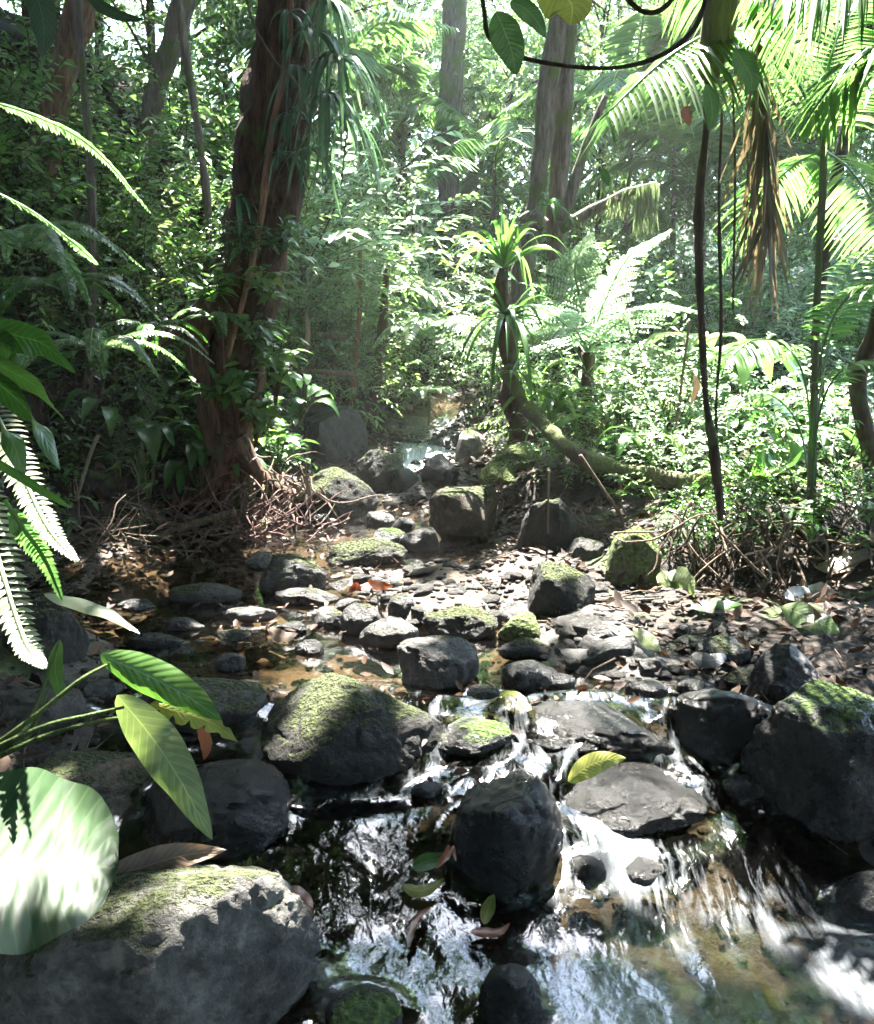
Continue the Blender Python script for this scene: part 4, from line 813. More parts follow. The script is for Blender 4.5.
MARKS = [(45, 150, 'the far left tree'), (140, 160, 'the slim leaning tree'), (262, 200, 'the giant trunk'), (235, 470, 'the foot of the giant tree'), (100, 352, 'the hanging fern cluster'), (95, 460, 'the broken stick'), (205, 350, 'the dark hollow beside the giant trunk'), (276, 490, 'the pale root tangle'),
         (322, 420, 'the leaning slab boulder'), (330, 490, 'the long mossy boulder'), (310, 350, 'the earth steps'), (376, 360, 'the root-wrapped trunk'), (440, 470, 'the falls'), (470, 440, 'the pale boulder above the falls'), (447, 220, 'the straight hazy tree'), (425, 330, 'the drooping fern behind the falls'),
         (508, 330, 'the shaggy stump'), (473, 503, 'the blocky brown boulder'), (545, 430, 'the arching mossy log'), (540, 200, 'the forked tree'), (620, 300, 'the tree fern'), (636, 550, 'the upright mossy boulder'), (576, 402, 'the pale round boulder'), (682, 380, 'the slanting dry stem'), (710, 400, 'the thick aerial root'),
         (745, 402, 'the light boulder seen through stems'), (770, 250, 'the withered frond'), (813, 400, 'the thin pole tree'), (855, 400, 'the crooked dark sapling'), (840, 330, 'the young palm'), (790, 540, 'the straw-coloured roots'), (600, 510, 'the roots over the blotched boulder'), (230, 540, 'the purple twig heap'), (40, 600, 'the white fern')]
used_l = set()
def where(px, py, desc):
    for far in ('close ', ''):
        for (d, nm, mx_, my_) in sorted((math.hypot(px - a, py - b), nm, a, b) for a, b, nm in MARKS)[:9]:
            dx, dy = px - mx_, py - my_; rel = ('right of' if dx > 0 else 'left of') if abs(dx) > abs(dy) else ('above' if dy < 0 else 'below')
            for q in (('just ',) if d < 45 else ('', 'a little way ') if d < 110 else ('some way ',)):
                l = f'{desc} {q}{rel} {nm}'
                if l not in used_l: used_l.add(l); return l
    return desc
def plants(n, box, keys, smin, smax, seed, grp, ymin=0, ymax=30):
    r = np.random.default_rng(seed); got = []; t = 0
    while len(got) < n and t < n * 40:
        t += 1; px = r.uniform(box[0], box[2]); py = r.uniform(box[1], box[3]); g = G(px, py, False)
        if not (ymin < g[1] < ymax) or (xl(g[1]) - .02 < g[0] < xr(g[1]) + .35 and g[1] < 10.5): continue
        if any((g[0] - a) ** 2 + (g[1] - b) ** 2 < (.75 * rx + .05) ** 2 for a, b, c, rx, ry, hz in ROCKS): continue
        if any(math.hypot(g[0] - q[0], g[1] - q[1]) < .16 for q in got): continue
        key = keys[r.integers(len(keys))]; e = PROTO[key] if key not in first else copy_tree(PROTO[key]); first.add(key)
        s = r.uniform(smin, smax); e.location = tuple(g); e.rotation_euler = (r.normal() * .08, r.normal() * .08, r.random() * 6.3); e.scale = (s, s, s * r.uniform(.85, 1.15))
        tag(e, where(px, py - 12, DESC[key]), 'plant', grp); got.append(g)
plants(46, (40, 380, 290, 500), ['herb_dark', 'herb_green', 'small_dark', 'herb_dark', 'big_dark'], .6, 1.2, 21, 'plants of the shaded left bank')
plants(34, (0, 200, 260, 380), ['bush_dark', 'herb_green', 'small_dark', 'bush_green', 'herb_dark'], .9, 1.7, 22, 'bushes of the left slope')
plants(34, (290, 320, 540, 440), ['bush_pale', 'herb_green', 'narrow_pale', 'small_green', 'bush_green'], .6, 1.15, 23, 'plants around the head of the falls')
plants(46, (545, 400, 874, 500), ['small_green', 'herb_green', 'big_green', 'bush_pale', 'herb_green'], .5, 1.0, 24, 'plants of the sunlit right bank')
plants(34, (545, 325, 874, 395), ['bush_pale', 'narrow_pale', 'bush_green', 'big_green', 'bush_dark'], .7, 1.3, 25, 'bushes beyond the right bank', 8)
plants(26, (200, 300, 560, 345), ['bush_pale', 'narrow_pale', 'bush_green'], 1.2, 2.2, 26, 'big bushes behind the falls', 9)
plants(14, (690, 505, 874, 560), ['herb_green', 'small_dark', 'herb_dark'], .35, .6, 27, 'herbs on the rim of the right bank', 3.6)
# sunlit rosette and broad-leaved plants, one by one
def rosette(loc, n, L, W, mat, label, lift=.15, stem=.35):
    e = empty('broadleaf_plant', loc); tag(e, label, 'plant'); mb = MB(); tube(mb, [[0, 0, -stem], [.01, 0, -stem * .5], [0, 0, 0]], [.008, .007, .005], 8, 6); mb.build('stem', BM['green'], e)
    for k in range(n):
        a = k * 6.283 / n + rng.normal() * .15; d = np.array([math.cos(a), math.sin(a), 0]); l = L * rng.uniform(.8, 1.1); mb = MB()
        blade(mb, [[0, 0, 0], d * l * .35 + [0, 0, l * lift], d * l * .7 + [0, 0, l * lift], d * l + [0, 0, -l * .1]], W, np.cross(d, [0, 0, 1.]), 'leaf', .15, .02, 16, 7, rng.random()); mb.build('leaf', LM[mat], e)
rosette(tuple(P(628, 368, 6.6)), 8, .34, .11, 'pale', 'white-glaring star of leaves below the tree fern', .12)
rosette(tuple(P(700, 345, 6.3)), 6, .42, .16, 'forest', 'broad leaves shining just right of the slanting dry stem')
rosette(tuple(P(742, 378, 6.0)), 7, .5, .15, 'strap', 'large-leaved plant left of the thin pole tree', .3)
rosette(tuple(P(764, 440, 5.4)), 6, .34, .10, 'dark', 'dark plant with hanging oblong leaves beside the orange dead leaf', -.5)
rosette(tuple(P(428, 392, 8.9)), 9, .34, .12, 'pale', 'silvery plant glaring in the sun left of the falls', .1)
# herb layer nobody could count
def undergrowth(nm, n, fx, fy, cond, hgt, L, W, mat, lab, K=9, tl=.3):
    x = fx(n); y = fy(n); k = cond(x, y) & (fbm(x * .9, y * .9, 4, 3) > -.08) ; x, y = x[k], y[k]; C = np.stack([x, y, H(x, y) + rng.random(len(x)) ** 1.5 * hgt], -1); mb = MB()
    D = runit(len(x)); D[:, 2] = abs(D[:, 2]) * .8 + .15; sprays(mb, C, D, tl, K, L, W, .5, .25); tag(mb.build(nm, LM[mat]), lab, 'undergrowth', kind='stuff')
farland = lambda x, y: (((x < xl(y) - .25) | (x > xr(y) + .6)) | (y > 10.8))
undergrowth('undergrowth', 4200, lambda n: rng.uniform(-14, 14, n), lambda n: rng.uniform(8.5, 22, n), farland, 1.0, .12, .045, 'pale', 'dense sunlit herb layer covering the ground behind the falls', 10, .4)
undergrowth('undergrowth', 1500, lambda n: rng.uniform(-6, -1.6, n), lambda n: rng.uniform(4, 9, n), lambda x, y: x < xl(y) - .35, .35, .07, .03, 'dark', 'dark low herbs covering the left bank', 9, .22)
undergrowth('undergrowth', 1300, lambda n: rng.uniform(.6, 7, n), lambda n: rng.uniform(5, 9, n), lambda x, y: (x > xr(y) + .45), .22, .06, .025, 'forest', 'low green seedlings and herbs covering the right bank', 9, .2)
# the far wood that reads as one mass
mb = MB(); n = 2300; px = rng.uniform(-120, 1000, n); Yf = rng.uniform(19, 46, n) ; x = (px - 437) / FPX * Yf; z = H(x, Yf) + rng.random(n) ** 1.2 * (3 + .14 * Yf)
gap = vn(x * .35, z * .6, 3) + .5 * vn(x * 1.1, z * 1.2, 5); k = (gap < .92 + .2 * rng.random(n)); x, Yf, z = x[k], Yf[k], z[k]; n = len(x)
C = np.stack([x, Yf, z], -1); sprays(mb, C, runit(n), rng.uniform(.6, 1.2, n), 13, .24, .09, .4, .3)
tag(mb.build('far_foliage', LM['pale']), 'distant sunlit forest leaves merging into one pale green mass', 'foliage', kind='stuff')

# ------------------------------------------------------------------ fronds, ferns, palms
def frond(name, pts, plen, npin, width, mat, parent, droop=.35, fwd=.5, up=(0, 0, 1), bip=False, rach=.004, base=None, tm=TF, prof='fern', side=None, stemfrac=.12, upv=None):
    b = np.zeros(3) if base is None else np.asarray(base, float); pts = np.asarray(pts, float) - b
    mb = MB(); c = tube(mb, pts, [rach] * (len(pts) - 1) + [rach * .35], 24, 5, 0); t = np.linspace(stemfrac, .985, npin)
    idx = t * (len(c) - 1); i = np.minimum(idx.astype(int), len(c) - 2); f = (idx - i)[:, None]; O = c[i] * (1 - f) + c[i + 1] * f; T = nrm(c[i + 1] - c[i])
    sd = nrm(np.cross(T, np.array(up, float))) if side is None else nrm(np.asarray(side, float) - T * (T @ nrm(side))[:, None])
    u = (t - stemfrac) / (1 - stemfrac)
    pr = {'fern': np.clip(u * 5 + .35, 0, 1) * (1 - u) ** .75 + .05, 'palm': np.clip(.55 + u * 2.2, 0, 1) * np.clip((1.02 - u) * 2.6, .25, 1), 'even': np.sin(np.pi * (.08 + .9 * u)) ** .6}[prof]
    for sg in (-1, 1):
        D = sd * sg * 1.0 + T * fwd + rng.normal(size=T.shape) * .05
        if bip:
            for q, o, d, l in zip(range(npin), O, nrm(D), plen * pr):
                K = max(5, int(l / (width * .95))); kk = (np.arange(K) + .5) / K; oo = o + d * (kk * l)[:, None]; oo[:, 2] -= droop * kk ** 2 * l
                s2 = nrm(np.cross(d, np.cross(sd[q], T[q]) + .1 * rng.normal(size=3)))
                for g2 in (-1, 1):
                    leaves(mb, oo, s2 * g2 + d * .35 + .08 * rng.normal(size=(K, 3)), np.tile(np.cross(sd[q], T[q]), (K, 1)), width * 1.9 * (1 - kk * .75), width * .75, .1, TC)
                leaves(mb, o[None], d[None], np.array([[0, 0, 1.]]), l, width * .25, droop, TF)
        else:
            Nn = np.cross(sd, T); leaves(mb, O, D, (Nn * np.sign(Nn[:, 2:3] + 1e-6) if upv is None else np.tile(np.asarray(upv, float), (npin, 1))) + .12 * rng.normal(size=T.shape), plen * pr * rng.uniform(.88, 1.06, npin), width, droop, tm)
    return mb.build(name, mat, parent)
def arch(o, a, L, rise, fall, n=5):
    """points of an arching stem leaving o in heading a"""
    t = np.linspace(0, 1, n); return np.stack([o[0] + np.cos(a) * L * t, o[1] + np.sin(a) * L * t, o[2] + rise * t * 2 - fall * t ** 2], -1)
def fern_plant(kind, loc, n, L, plen, npin, width, mat, label, cat, group=None, bip=False, rise=.5, fall=.7, rmin=.7, prof='fern'):
    e = empty(kind, loc); tag(e, label, cat, group); a0 = rng.random() * 6
    for k in range(n):
        a = a0 + k * 6.283 / n + rng.normal() * .2; l = L * rng.uniform(rmin, 1)
        frond('frond', arch((0, 0, 0), a, l, rise * l * rng.uniform(.7, 1.3), fall * l), plen * l / L, npin, width, mat, e, bip=bip, rach=.004, prof=prof)
    return e

e0 = None
for (px, Y, hh, lab) in ((335, 12.5, 2.2, 'right of the giant trunk above the earth steps'), (405, 14.5, 3.2, 'behind the root-wrapped trunk'), (492, 13.5, 2.6, 'behind the shaggy stump'), (618, 12, 2.6, 'behind the tree fern'), (690, 11, 1.9, 'left of the thick aerial root'), (742, 14, 3.4, 'between the spathe and the withered frond'), (850, 12, 3.0, 'behind the palm at the right edge'), (205, 12, 3.4, 'left of the giant trunk high on the slope')):
    x = (px - 437) / FPX * Y
    if e0 is None:
        e = e0 = empty('understory_palm'); mb = MB(); tube(mb, [[0, 0, -.2], [.03, 0, 1.2], [0, .02, 2.4]], [.05, .04, .03], 20, 8, .4); mb.build('trunk', BM['grey'], e)
        for k in range(11):
            a = k * .571 * 2 + rng.normal() * .2; up_ = rng.uniform(.25, .8); L_ = 1.7
            frond('frond', arch((0, 0, 2.4), a, L_, up_ * L_, 1.25 * L_ * (1 - .3 * up_)), .5, 30, .035, LM['palm'], e, droop=.5, prof='palm', rach=.010, stemfrac=.2, tm=TC)
    else: e = copy_tree(e0)
    e.location = (x, Y, ground(x, Y) + hh - 2.4); e.rotation_euler = (0, 0, rng.random() * 6.3); tag(e, 'feathery understory palm ' + lab, 'palm', 'palms of the forest behind')
# right side palms, whose fronds fill the top right of the frame
def px_frond(e, pix, Y, plen, npin, width, mat=None, **kw):
    Ys = Y if hasattr(Y, '__len__') else [Y] * len(pix); pts = [P(a, b, y) for (a, b), y in zip(pix, Ys)]
    return frond('frond', pts, plen, npin, width, mat or LM['palm'], e, base=e.location, **kw)
pb = G(811, 500); pe = empty('palm', tuple(pb)); tag(pe, 'slim-stemmed palm at the right with long fronds arching over the top right corner', 'palm')
mb = MB(); tube(mb, [P(a, b, 4.9) - pb for a, b in ((811, 505), (814, 400), (818, 280), (823, 180), (824, 130))], [.028, .022, .02, .02, .016], 50, 8, .3); mb.build('trunk', BM['grey'], pe)
px_frond(pe, [(824, 140), (790, 70), (735, 30), (672, 55), (600, 120)], [4.9, 4.6, 4.3, 4.0, 3.8], .50, 54, .019, droop=.75, prof='palm', rach=.010)
px_frond(pe, [(824, 140), (830, 60), (860, 0), (910, -20)], [4.9, 4.7, 4.5, 4.2], .42, 44, .020, droop=.6, prof='palm', rach=.008)
px_frond(pe, [(824, 140), (775, 20), (715, -35), (640, -30)], [4.9, 4.9, 4.9, 5.0], .46, 50, .020, droop=.7, prof='palm', rach=.008)
px_frond(pe, [(824, 145), (850, 95), (885, 75), (930, 100)], [4.9, 4.7, 4.5, 4.4], .45, 42, .021, droop=.5, prof='palm', rach=.008)
px_frond(pe, [(822, 150), (795, 165), (760, 200), (722, 268)], [4.9, 5.1, 5.3, 5.4], .36, 34, .024, droop=.35, prof='palm', rach=.007)
px_frond(pe, [(824, 150), (850, 170), (880, 215), (900, 270)], [4.9, 5.1, 5.3, 5.5], .4, 28, .026, droop=.4, prof='palm', rach=.007)
p2 = P(930, -160, 3.6); pe2 = empty('palm_frond', tuple(p2)); tag(pe2, 'bright drooping palm frond hanging into the top right corner', 'palm frond')
px_frond(pe2, [(930, -160), (880, -60), (820, -22), (750, -10)], 3.6, .42, 48, .020, droop=.8, prof='palm', rach=.009)
p3 = P(905, 150, 3.4)
pe3 = empty('palm_frond', tuple(p3)); tag(pe3, 'pale sunlit palm frond sweeping in from the right edge below the corner', 'palm frond')
px_frond(pe3, [(940, 30), (890, 40), (840, 75), (800, 130)], [3.3, 3.3, 3.4, 3.5], .30, 30, .022, droop=.5, prof='palm', rach=.007)
pb = G(812, 515); pe4 = empty('palm', tuple(pb)); tag(pe4, 'young palm at the lower right with arching bright leaflets', 'palm')
for pix, yy in (([(812, 512), (815, 400), (832, 320), (870, 285), (915, 300)], [4.9, 4.85, 4.7, 4.5, 4.3]), ([(812, 512), (808, 400), (790, 350), (755, 340), (725, 362)], [4.9, 4.8, 4.7, 4.6, 4.5]), ([(812, 512), (818, 420), (840, 372), (880, 362), (920, 390)], [4.9, 4.7, 4.5, 4.4, 4.3]),
                ([(812, 512), (800, 430), (770, 395), (735, 400)], [4.9, 5.0, 5.1, 5.2]), ([(812, 512), (822, 380), (850, 270), (895, 235)], [4.9, 5.1, 5.3, 5.4])):
    px_frond(pe4, pix, yy, .27, 26, .022, droop=.35, prof='palm', rach=.006, stemfrac=.42)
# tree fern
tb = G(590, 440); te = empty('tree_fern', tuple(P(588, 425, 6.9))); tag(te, 'pale green tree fern spreading lacy fronds right of the forked tree', 'tree fern')
mb = MB(); tube(mb, [P(588, 440, 6.9) - P(588, 425, 6.9), P(587, 400, 6.9) - P(588, 425, 6.9), P(588, 352, 6.9) - P(588, 425, 6.9)], [.07, .06, .05], 12, 9, .6); mb.build('trunk', BM['dark'], te)
for pix, yy in (([(588, 352), (615, 325), (655, 305), (700, 312)], [6.9, 6.6, 6.3, 6.0]), ([(588, 352), (605, 300), (630, 255), (668, 232)], [6.9, 6.8, 6.7, 6.6]), ([(588, 352), (580, 300), (575, 265), (590, 235)], [6.9, 7.0, 7.1, 7.2]), ([(588, 352), (560, 320), (535, 305), (505, 310)], [6.9, 6.7, 6.5, 6.4]),
                ([(588, 352), (620, 345), (655, 350), (690, 375)], [6.9, 6.6, 6.3, 6.0]), ([(588, 352), (575, 330), (560, 330), (540, 350)], [6.9, 6.6, 6.3, 6.0])):
    px_frond(te, pix, yy, .42, 22, .030, LM['pale'], bip=True, droop=.2, rach=.008, stemfrac=.14)

# left bank ferns
for (px, py, Y, n, L, pl, npn, wd, lab, mt) in (
  (100, 352, 4.7, 9, .62, .09, 34, .020, 'hanging cluster of narrow ferns on the dark left bank', 'fern'), (150, 330, 5.2, 7, .5, .08, 28, .02, 'small fern just below the slim leaning mossy tree', 'dark'),
  (60, 290, 5.6, 8, .7, .12, 30, .028, 'dark fern high on the left bank', 'dark'), (250, 250, 6.1, 6, .32, .08, 18, .016, 'small bright fern clinging to the middle of the giant trunk', 'fern'),
  (425, 330, 9.4, 9, .95, .26, 24, .035, 'drooping fern right behind the falls', 'pale'), (395, 290, 10.5, 8, 1.0, .28, 24, .035, 'big arching fern above the root-wrapped trunk', 'pale'),
  (690, 430, 6.6, 7, .5, .12, 20, .02, 'low fern on the sunlit right bank', 'fern'), (600, 395, 8.6, 7, .6, .16, 22, .026, 'fern spreading over the arching mossy log', 'fern'),
  (20, 250, 4.6, 8, .7, .12, 30, .024, 'fern on the slope at the far left edge', 'fern'), (215, 320, 5.9, 6, .4, .08, 22, .018, 'little fern hugging the left flank of the giant trunk', 'fern'), (730, 360, 7.5, 8, .7, .18, 24, .028, 'fern between the hanging roots and the thin pole', 'fern'),
  (850, 420, 6.3, 7, .6, .14, 22, .024, 'fern under the young palm at the right edge', 'fern')):
    fern_plant('fern', tuple(P(px, py, Y)), n, L, pl, npn, wd, LM[mt], lab, 'fern', rise=.35, fall=.95)
def lone_frond(pix, Y, plen, npin, wd, lab, mat='fern', **kw):
    b = P(pix[0][0], pix[0][1], Y if not hasattr(Y, '__len__') else Y[0]); Ys = Y if hasattr(Y, '__len__') else [Y] * len(pix)
    o = frond('fern_frond', [P(a, c, y) for (a, c), y in zip(pix, Ys)], plen, npin, wd, LM[mat], None, base=b, **kw); o.location = tuple(b); tag(o, lab, 'fern frond')
lone_frond([(-30, 95), (40, 118), (95, 150), (152, 215)], [3.0, 3.1, 3.2, 3.3], .085, 60, .012, 'silvery sunlit fern frond arching from the upper left edge', droop=.15)
lone_frond([(-20, 185), (30, 210), (70, 240), (98, 265)], [3.0, 3.05, 3.1, 3.2], .07, 46, .011, 'silvery fern frond below the larger arching one', droop=.15)
lone_frond([(-30, 375), (0, 420), (25, 480), (50, 530), (78, 562)], [1.85, 1.75, 1.62, 1.5, 1.42], .05, 40, .012, 'fern frond painted glaring white, slanting down at the left edge', droop=.1, side=(1, .15, .1), mat='glare_paint', upv=(.37, -.25, .9))
lone_frond([(-45, 440), (-18, 500), (2, 570), (25, 640), (45, 668)], [1.75, 1.65, 1.52, 1.4, 1.33], .06, 38, .014, 'fern frond painted sun-white, hanging nearest the left edge', droop=.1, side=(1, .15, .1), mat='glare_paint', upv=(.37, -.25, .9))
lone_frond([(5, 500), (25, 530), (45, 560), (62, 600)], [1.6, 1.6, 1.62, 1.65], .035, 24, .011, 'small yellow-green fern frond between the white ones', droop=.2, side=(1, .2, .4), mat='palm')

# ------------------------------------------------------------------ strap-leaved epiphytes
def strap_clump(loc, n, L, W, mat, label, bias=(0, 0, 0), droop=1.2, cat='epiphyte', kind='strap_leaf_epiphyte', up=.6, group=None):
    mb = MB()
    for _ in range(n):
        d = runit(1)[0]; d[2] = abs(d[2]) * up; d = nrm(d + np.array(bias)); l = L * rng.uniform(.55, 1.1)
        t = np.array([0, .33, .66, 1.0]); pts = d[None] * (t * l)[:, None]; pts[:, 2] -= droop * l * t ** 2 * rng.uniform(.6, 1.2)
        pts[:, :2] *= (1 - .25 * t[:, None] * min(1, droop)); blade(mb, pts, W * rng.uniform(.7, 1.2), np.cross(d, [0, 0, 1.]) + .3 * rng.normal(size=3), 'strap', .25, .0, 11, 3, rng.random())
    o = mb.build(kind, LM[mat], None); o.location = loc; tag(o, label, cat, group)
for (px, py, n, L, lab) in ((335, 18, 26, .42, 'topmost strappy tuft on the right side of the giant trunk'), (318, 48, 20, .4, 'strappy tuft just below the topmost one on the giant trunk'), (345, 75, 26, .45, 'outermost hanging tuft right of the giant trunk'),
                            (305, 85, 16, .36, 'tuft lying against the middle of the upper giant trunk'), (332, 112, 28, .5, 'fullest hanging tuft of long leaves on the giant trunk'), (350, 135, 20, .45, 'tuft trailing far out right of the giant trunk'),
                            (300, 130, 16, .36, 'tuft on the front of the giant trunk at mid height'), (290, 170, 12, .3, 'small sparse tuft on the giant trunk below the big hanging mass'), (245, 215, 12, .28, 'lowest sparse tuft on the giant trunk'), (316, 165, 14, .34, 'pointed tuft at the lower edge of the big hanging mass'), (296, 30, 10, .3, 'short tuft on the front of the giant trunk near the top of the frame')):
    q = P(px - 8, py - 18, 6.1); strap_clump(tuple(q), n, L, .028, 'blue', lab, (.35, -.25, -.1), 1.25, up=.35)
# bromeliad stump, its tufts and the mossy log it grows from
sb = G(515, 460); se = tuple(P(512, 425, 6.6)); mb = MB()
tube(mb, [P(a, b, 6.6) - np.array(se) for a, b in ((522, 440), (512, 395), (506, 340), (502, 290), (504, 268))], [.085, .06, .065, .055, .035], 40, 10, 1.2)
tag(mb.build('tree_stump', BM['dark'], None, None), 'shaggy dark stump carrying the bright strappy bromeliads in the centre', 'stump').location = se
for (px, py, Y, n, L, W, lab, b, dr, up) in ((504, 268, 6.55, 34, .95, .034, 'bright bromeliad on top of the shaggy stump, leaves reaching up', (0, 0, .8), .75, 1.2), (508, 318, 6.45, 30, .8, .032, 'bromeliad halfway down the shaggy stump', (.1, -.2, .1), .9, .8), (512, 372, 6.4, 16, .42, .026, 'lowest bromeliad on the shaggy stump', (0, -.2, 0), .9, .8),
                         (556, 412, 6.4, 26, .8, .034, 'tuft of arching grassy leaves on the mossy log', (.1, 0, .5), .9, 1.0), (542, 300, 7.6, 14, .5, .03, 'strappy tuft in front of the forked tree base', (0, 0, .3), .8, 1.0), (548, 205, 8.0, 12, .35, .03, 'tuft sitting in the fork of the dark forked tree', (0, 0, .1), .9, .8)):
    strap_clump(tuple(P(px, py, Y)), n, L, W, 'strap', lab, b, dr, 'bromeliad', 'bromeliad', up)
mb = MB(); q0 = P(512, 395, 6.5); tube(mb, [P(a, b, y) - q0 for a, b, y in ((508, 372, 6.5), (524, 402, 6.2), (548, 430, 5.8), (582, 455, 5.5), (630, 470, 5.3), (690, 482, 5.15), (750, 490, 5.0))], [.05, .055, .058, .052, .045, .035, .02], 60, 10, 1.0)
tag(mb.build('fallen_log', BM['mossy'], None), 'mossy log arching down from the shaggy stump and along the right bank', 'log').location = tuple(q0)
# beard moss on the side branch
for (x0, x1, lab, nn, Lm) in ((636, 658, 'thick curtain of beard moss at the tip of the side branch', 170, .42), (606, 636, 'thin beard moss along the middle of the side branch', 70, .22), (576, 604, 'sparse beard moss near the fork of the side branch', 30, .14)):
    mb = MB(); q0 = P((x0 + x1) / 2, 188, 8.3); 
    for _ in range(nn):
        u = rng.uniform(x0, x1); yy = np.interp(u, [560, 585, 605, 630, 658], [226, 213, 201, 190, 183]); p = P(u, yy - 1, 8.3 + rng.normal() * .04) - q0; l = Lm * rng.uniform(.3, 1.15)
        blade(mb, [p, p + [rng.normal() * .015, 0, -l * .5], p + [rng.normal() * .03, 0, -l]], .012, (1, rng.normal(), 0), 'strap', .1, .1, 7, 2, rng.random())
    tag(mb.build('beard_moss', LM['beard'], None), lab, 'hanging moss').location = tuple(q0)

# ------------------------------------------------------------------ hanging roots, vines, dry frond, spathe
def px_tube(name, pix, Y, r, mat, label, cat, n=60, sides=8, rough=.5, group=None):
    Ys = Y if hasattr(Y, '__len__') else [Y] * len(pix); q0 = P(pix[0][0], pix[0][1], Ys[0]); mb = MB()
    rr = np.array(r if hasattr(r, '__len__') else [r] * len(pix)) * np.array(Ys) / FPX
    tube(mb, [P(a, b, y) - q0 for (a, b), y in zip(pix, Ys)], rr, n, sides, rough, seed=int(pix[0][0])); o = mb.build(name, mat, None); o.location = tuple(q0); tag(o, label, cat, group); return o
px_tube('hanging_root', [(708, 78), (706, 130), (700, 190), (699, 260), (702, 330), (706, 400), (714, 450), (721, 520)], 4.1, [2.5, 3.6, 4, 3.4, 3.2, 3.6, 5, 4.5], BM['dark'], 'thick dark aerial root hanging from the dead spathe to the bank', 'aerial root', 110, 8, .9)
px_tube('hanging_root', [(722, 110), (719, 200), (721, 330), (716, 420), (724, 515)], 4.3, 1.7, BM['dark'], 'second dark aerial root running beside the thick one', 'aerial root')
px_tube('hanging_root', [(733, 90), (735, 180), (733, 310)], 4.2, 1.1, BM['dark'], 'thin dark root dangling right of the thick one', 'aerial root')
px_tube('hanging_root', [(746, 95), (748, 170), (746, 240)], 4.2, .9, BM['dark'], 'short thread-like root beside the dry frond', 'aerial root')
px_tube('hanging_root', [(690, 320), (682, 380), (674, 445)], 5.6, 1.5, BM['dry'], 'pale slanting dry stem left of the thick aerial root', 'stem')
px_tube('hanging_vine', [(478, -40), (484, 10), (489, 36), (510, 54), (560, 65), (610, 68), (650, 60), (684, 40), (702, 12), (712, -40)], 2.7, [2, 2, 2.6, 2.2, 1.8, 1.8, 1.9, 2, 2, 2], BM['dark'], 'thin woody vine drooping in a loop across the top centre', 'vine', 120)
px_tube('hanging_vine', [(243, -30), (252, 20), (275, 60), (300, 90), (298, 140)], 5.9, 1.0, BM['grey'], 'thin liana crossing the giant trunk near the top', 'vine')
px_tube('hanging_vine', [(292, -30), (286, 60), (272, 130), (262, 210), (246, 290), (226, 360)], 6.12, [3, 3.2, 3.4, 3.6, 3.2, 2.5], BM['red'], 'reddish liana running down the front of the giant trunk', 'vine')
px_tube('hanging_vine', [(190, 345), (196, 385), (210, 392), (224, 380), (222, 330)], 5.9, 1.1, BM['root'], 'pale loop of vine in front of the dark hollow by the giant trunk', 'vine')
px_tube('hanging_vine', [(604, -30), (640, 10), (668, 4), (690, -40)], 3.4, 2.4, BM['dark'], 'short dark vine near the top above the palm frond', 'vine')
q0 = P(716, -60, 4.05); mb = MB(); tube(mb, [P(a, b, 4.05) - q0 for a, b in ((724, -70), (722, -10), (717, 40), (709, 78))], [.05, .072, .066, .045], 40, 14, .12, .10)
tag(mb.build('palm_spathe', bark_mat('spathe', (.15, .14, .05), (.28, .27, .12), moss=.1, sx=14), None), 'stout olive-brown spathe hanging at the top with roots below it', 'palm spathe').location = tuple(q0)
# dry frond
dpts = [P(a, b, 4.0) for a, b in ((742, -60), (752, 0), (764, 80), (768, 160), (770, 240))]; q0 = dpts[0]; e = empty('dry_frond', tuple(q0)); tag(e, 'brown withered palm frond hanging vertically right of the spathe', 'dead frond')
mb = MB(); c = tube(mb, np.array(dpts) - q0, [.012, .012, .011, .008, .004], 40, 6, .3); mb.build('rachis', BM['dry'], e)
mb = MB(); k = rng.integers(14, 39, 80); O = c[k]; D = np.tile([0, 0, -1.], (80, 1)) + rng.normal(size=(80, 3)) * [.22, .2, .1]; leaves(mb, O, D, np.tile([0, 1., 0], (80, 1)) + .6 * rng.normal(size=(80, 3)), rng.uniform(.25, .5, 80), .02, .05, TF); mb.build('dry_leaflets', leaf_mat('leaf_dry', [(0, (.08, .062, .045)), (1, (.19, .155, .11))], (1.3, 1.2, .9), .6, .3), e)

# ------------------------------------------------------------------ single broad leaves seen one by one
def px_leaf(name, pix, Y, wpx, mat, label, side=(1, 0, 0), cat='leaf', prof='leaf', cup=.12, wav=.03, bite=0, parent=None, rnd=.6, droplab=True):
    Ys = Y if hasattr(Y, '__len__') else [Y] * len(pix); q0 = P(pix[0][0], pix[0][1], Ys[0]); base = np.array(parent.location) if parent is not None else q0; mb = MB()
    blade(mb, [P(a, b, y) - base for (a, b), y in zip(pix, Ys)], wpx * np.mean(Ys) / FPX, side, prof, cup, wav, 34, 13, rnd, bite=bite)
    o = mb.build(name, LM[mat], parent)
    if parent is None: o.location = tuple(q0)
    if label and parent is None: tag(o, label, cat)
    elif label: o['label'] = label
    return o
ar = P(-40, 770, 1.5); ae = empty('broadleaf_plant', tuple(ar)); tag(ae, 'arum-like plant fanning long stems and blade leaves in from the left edge', 'plant')
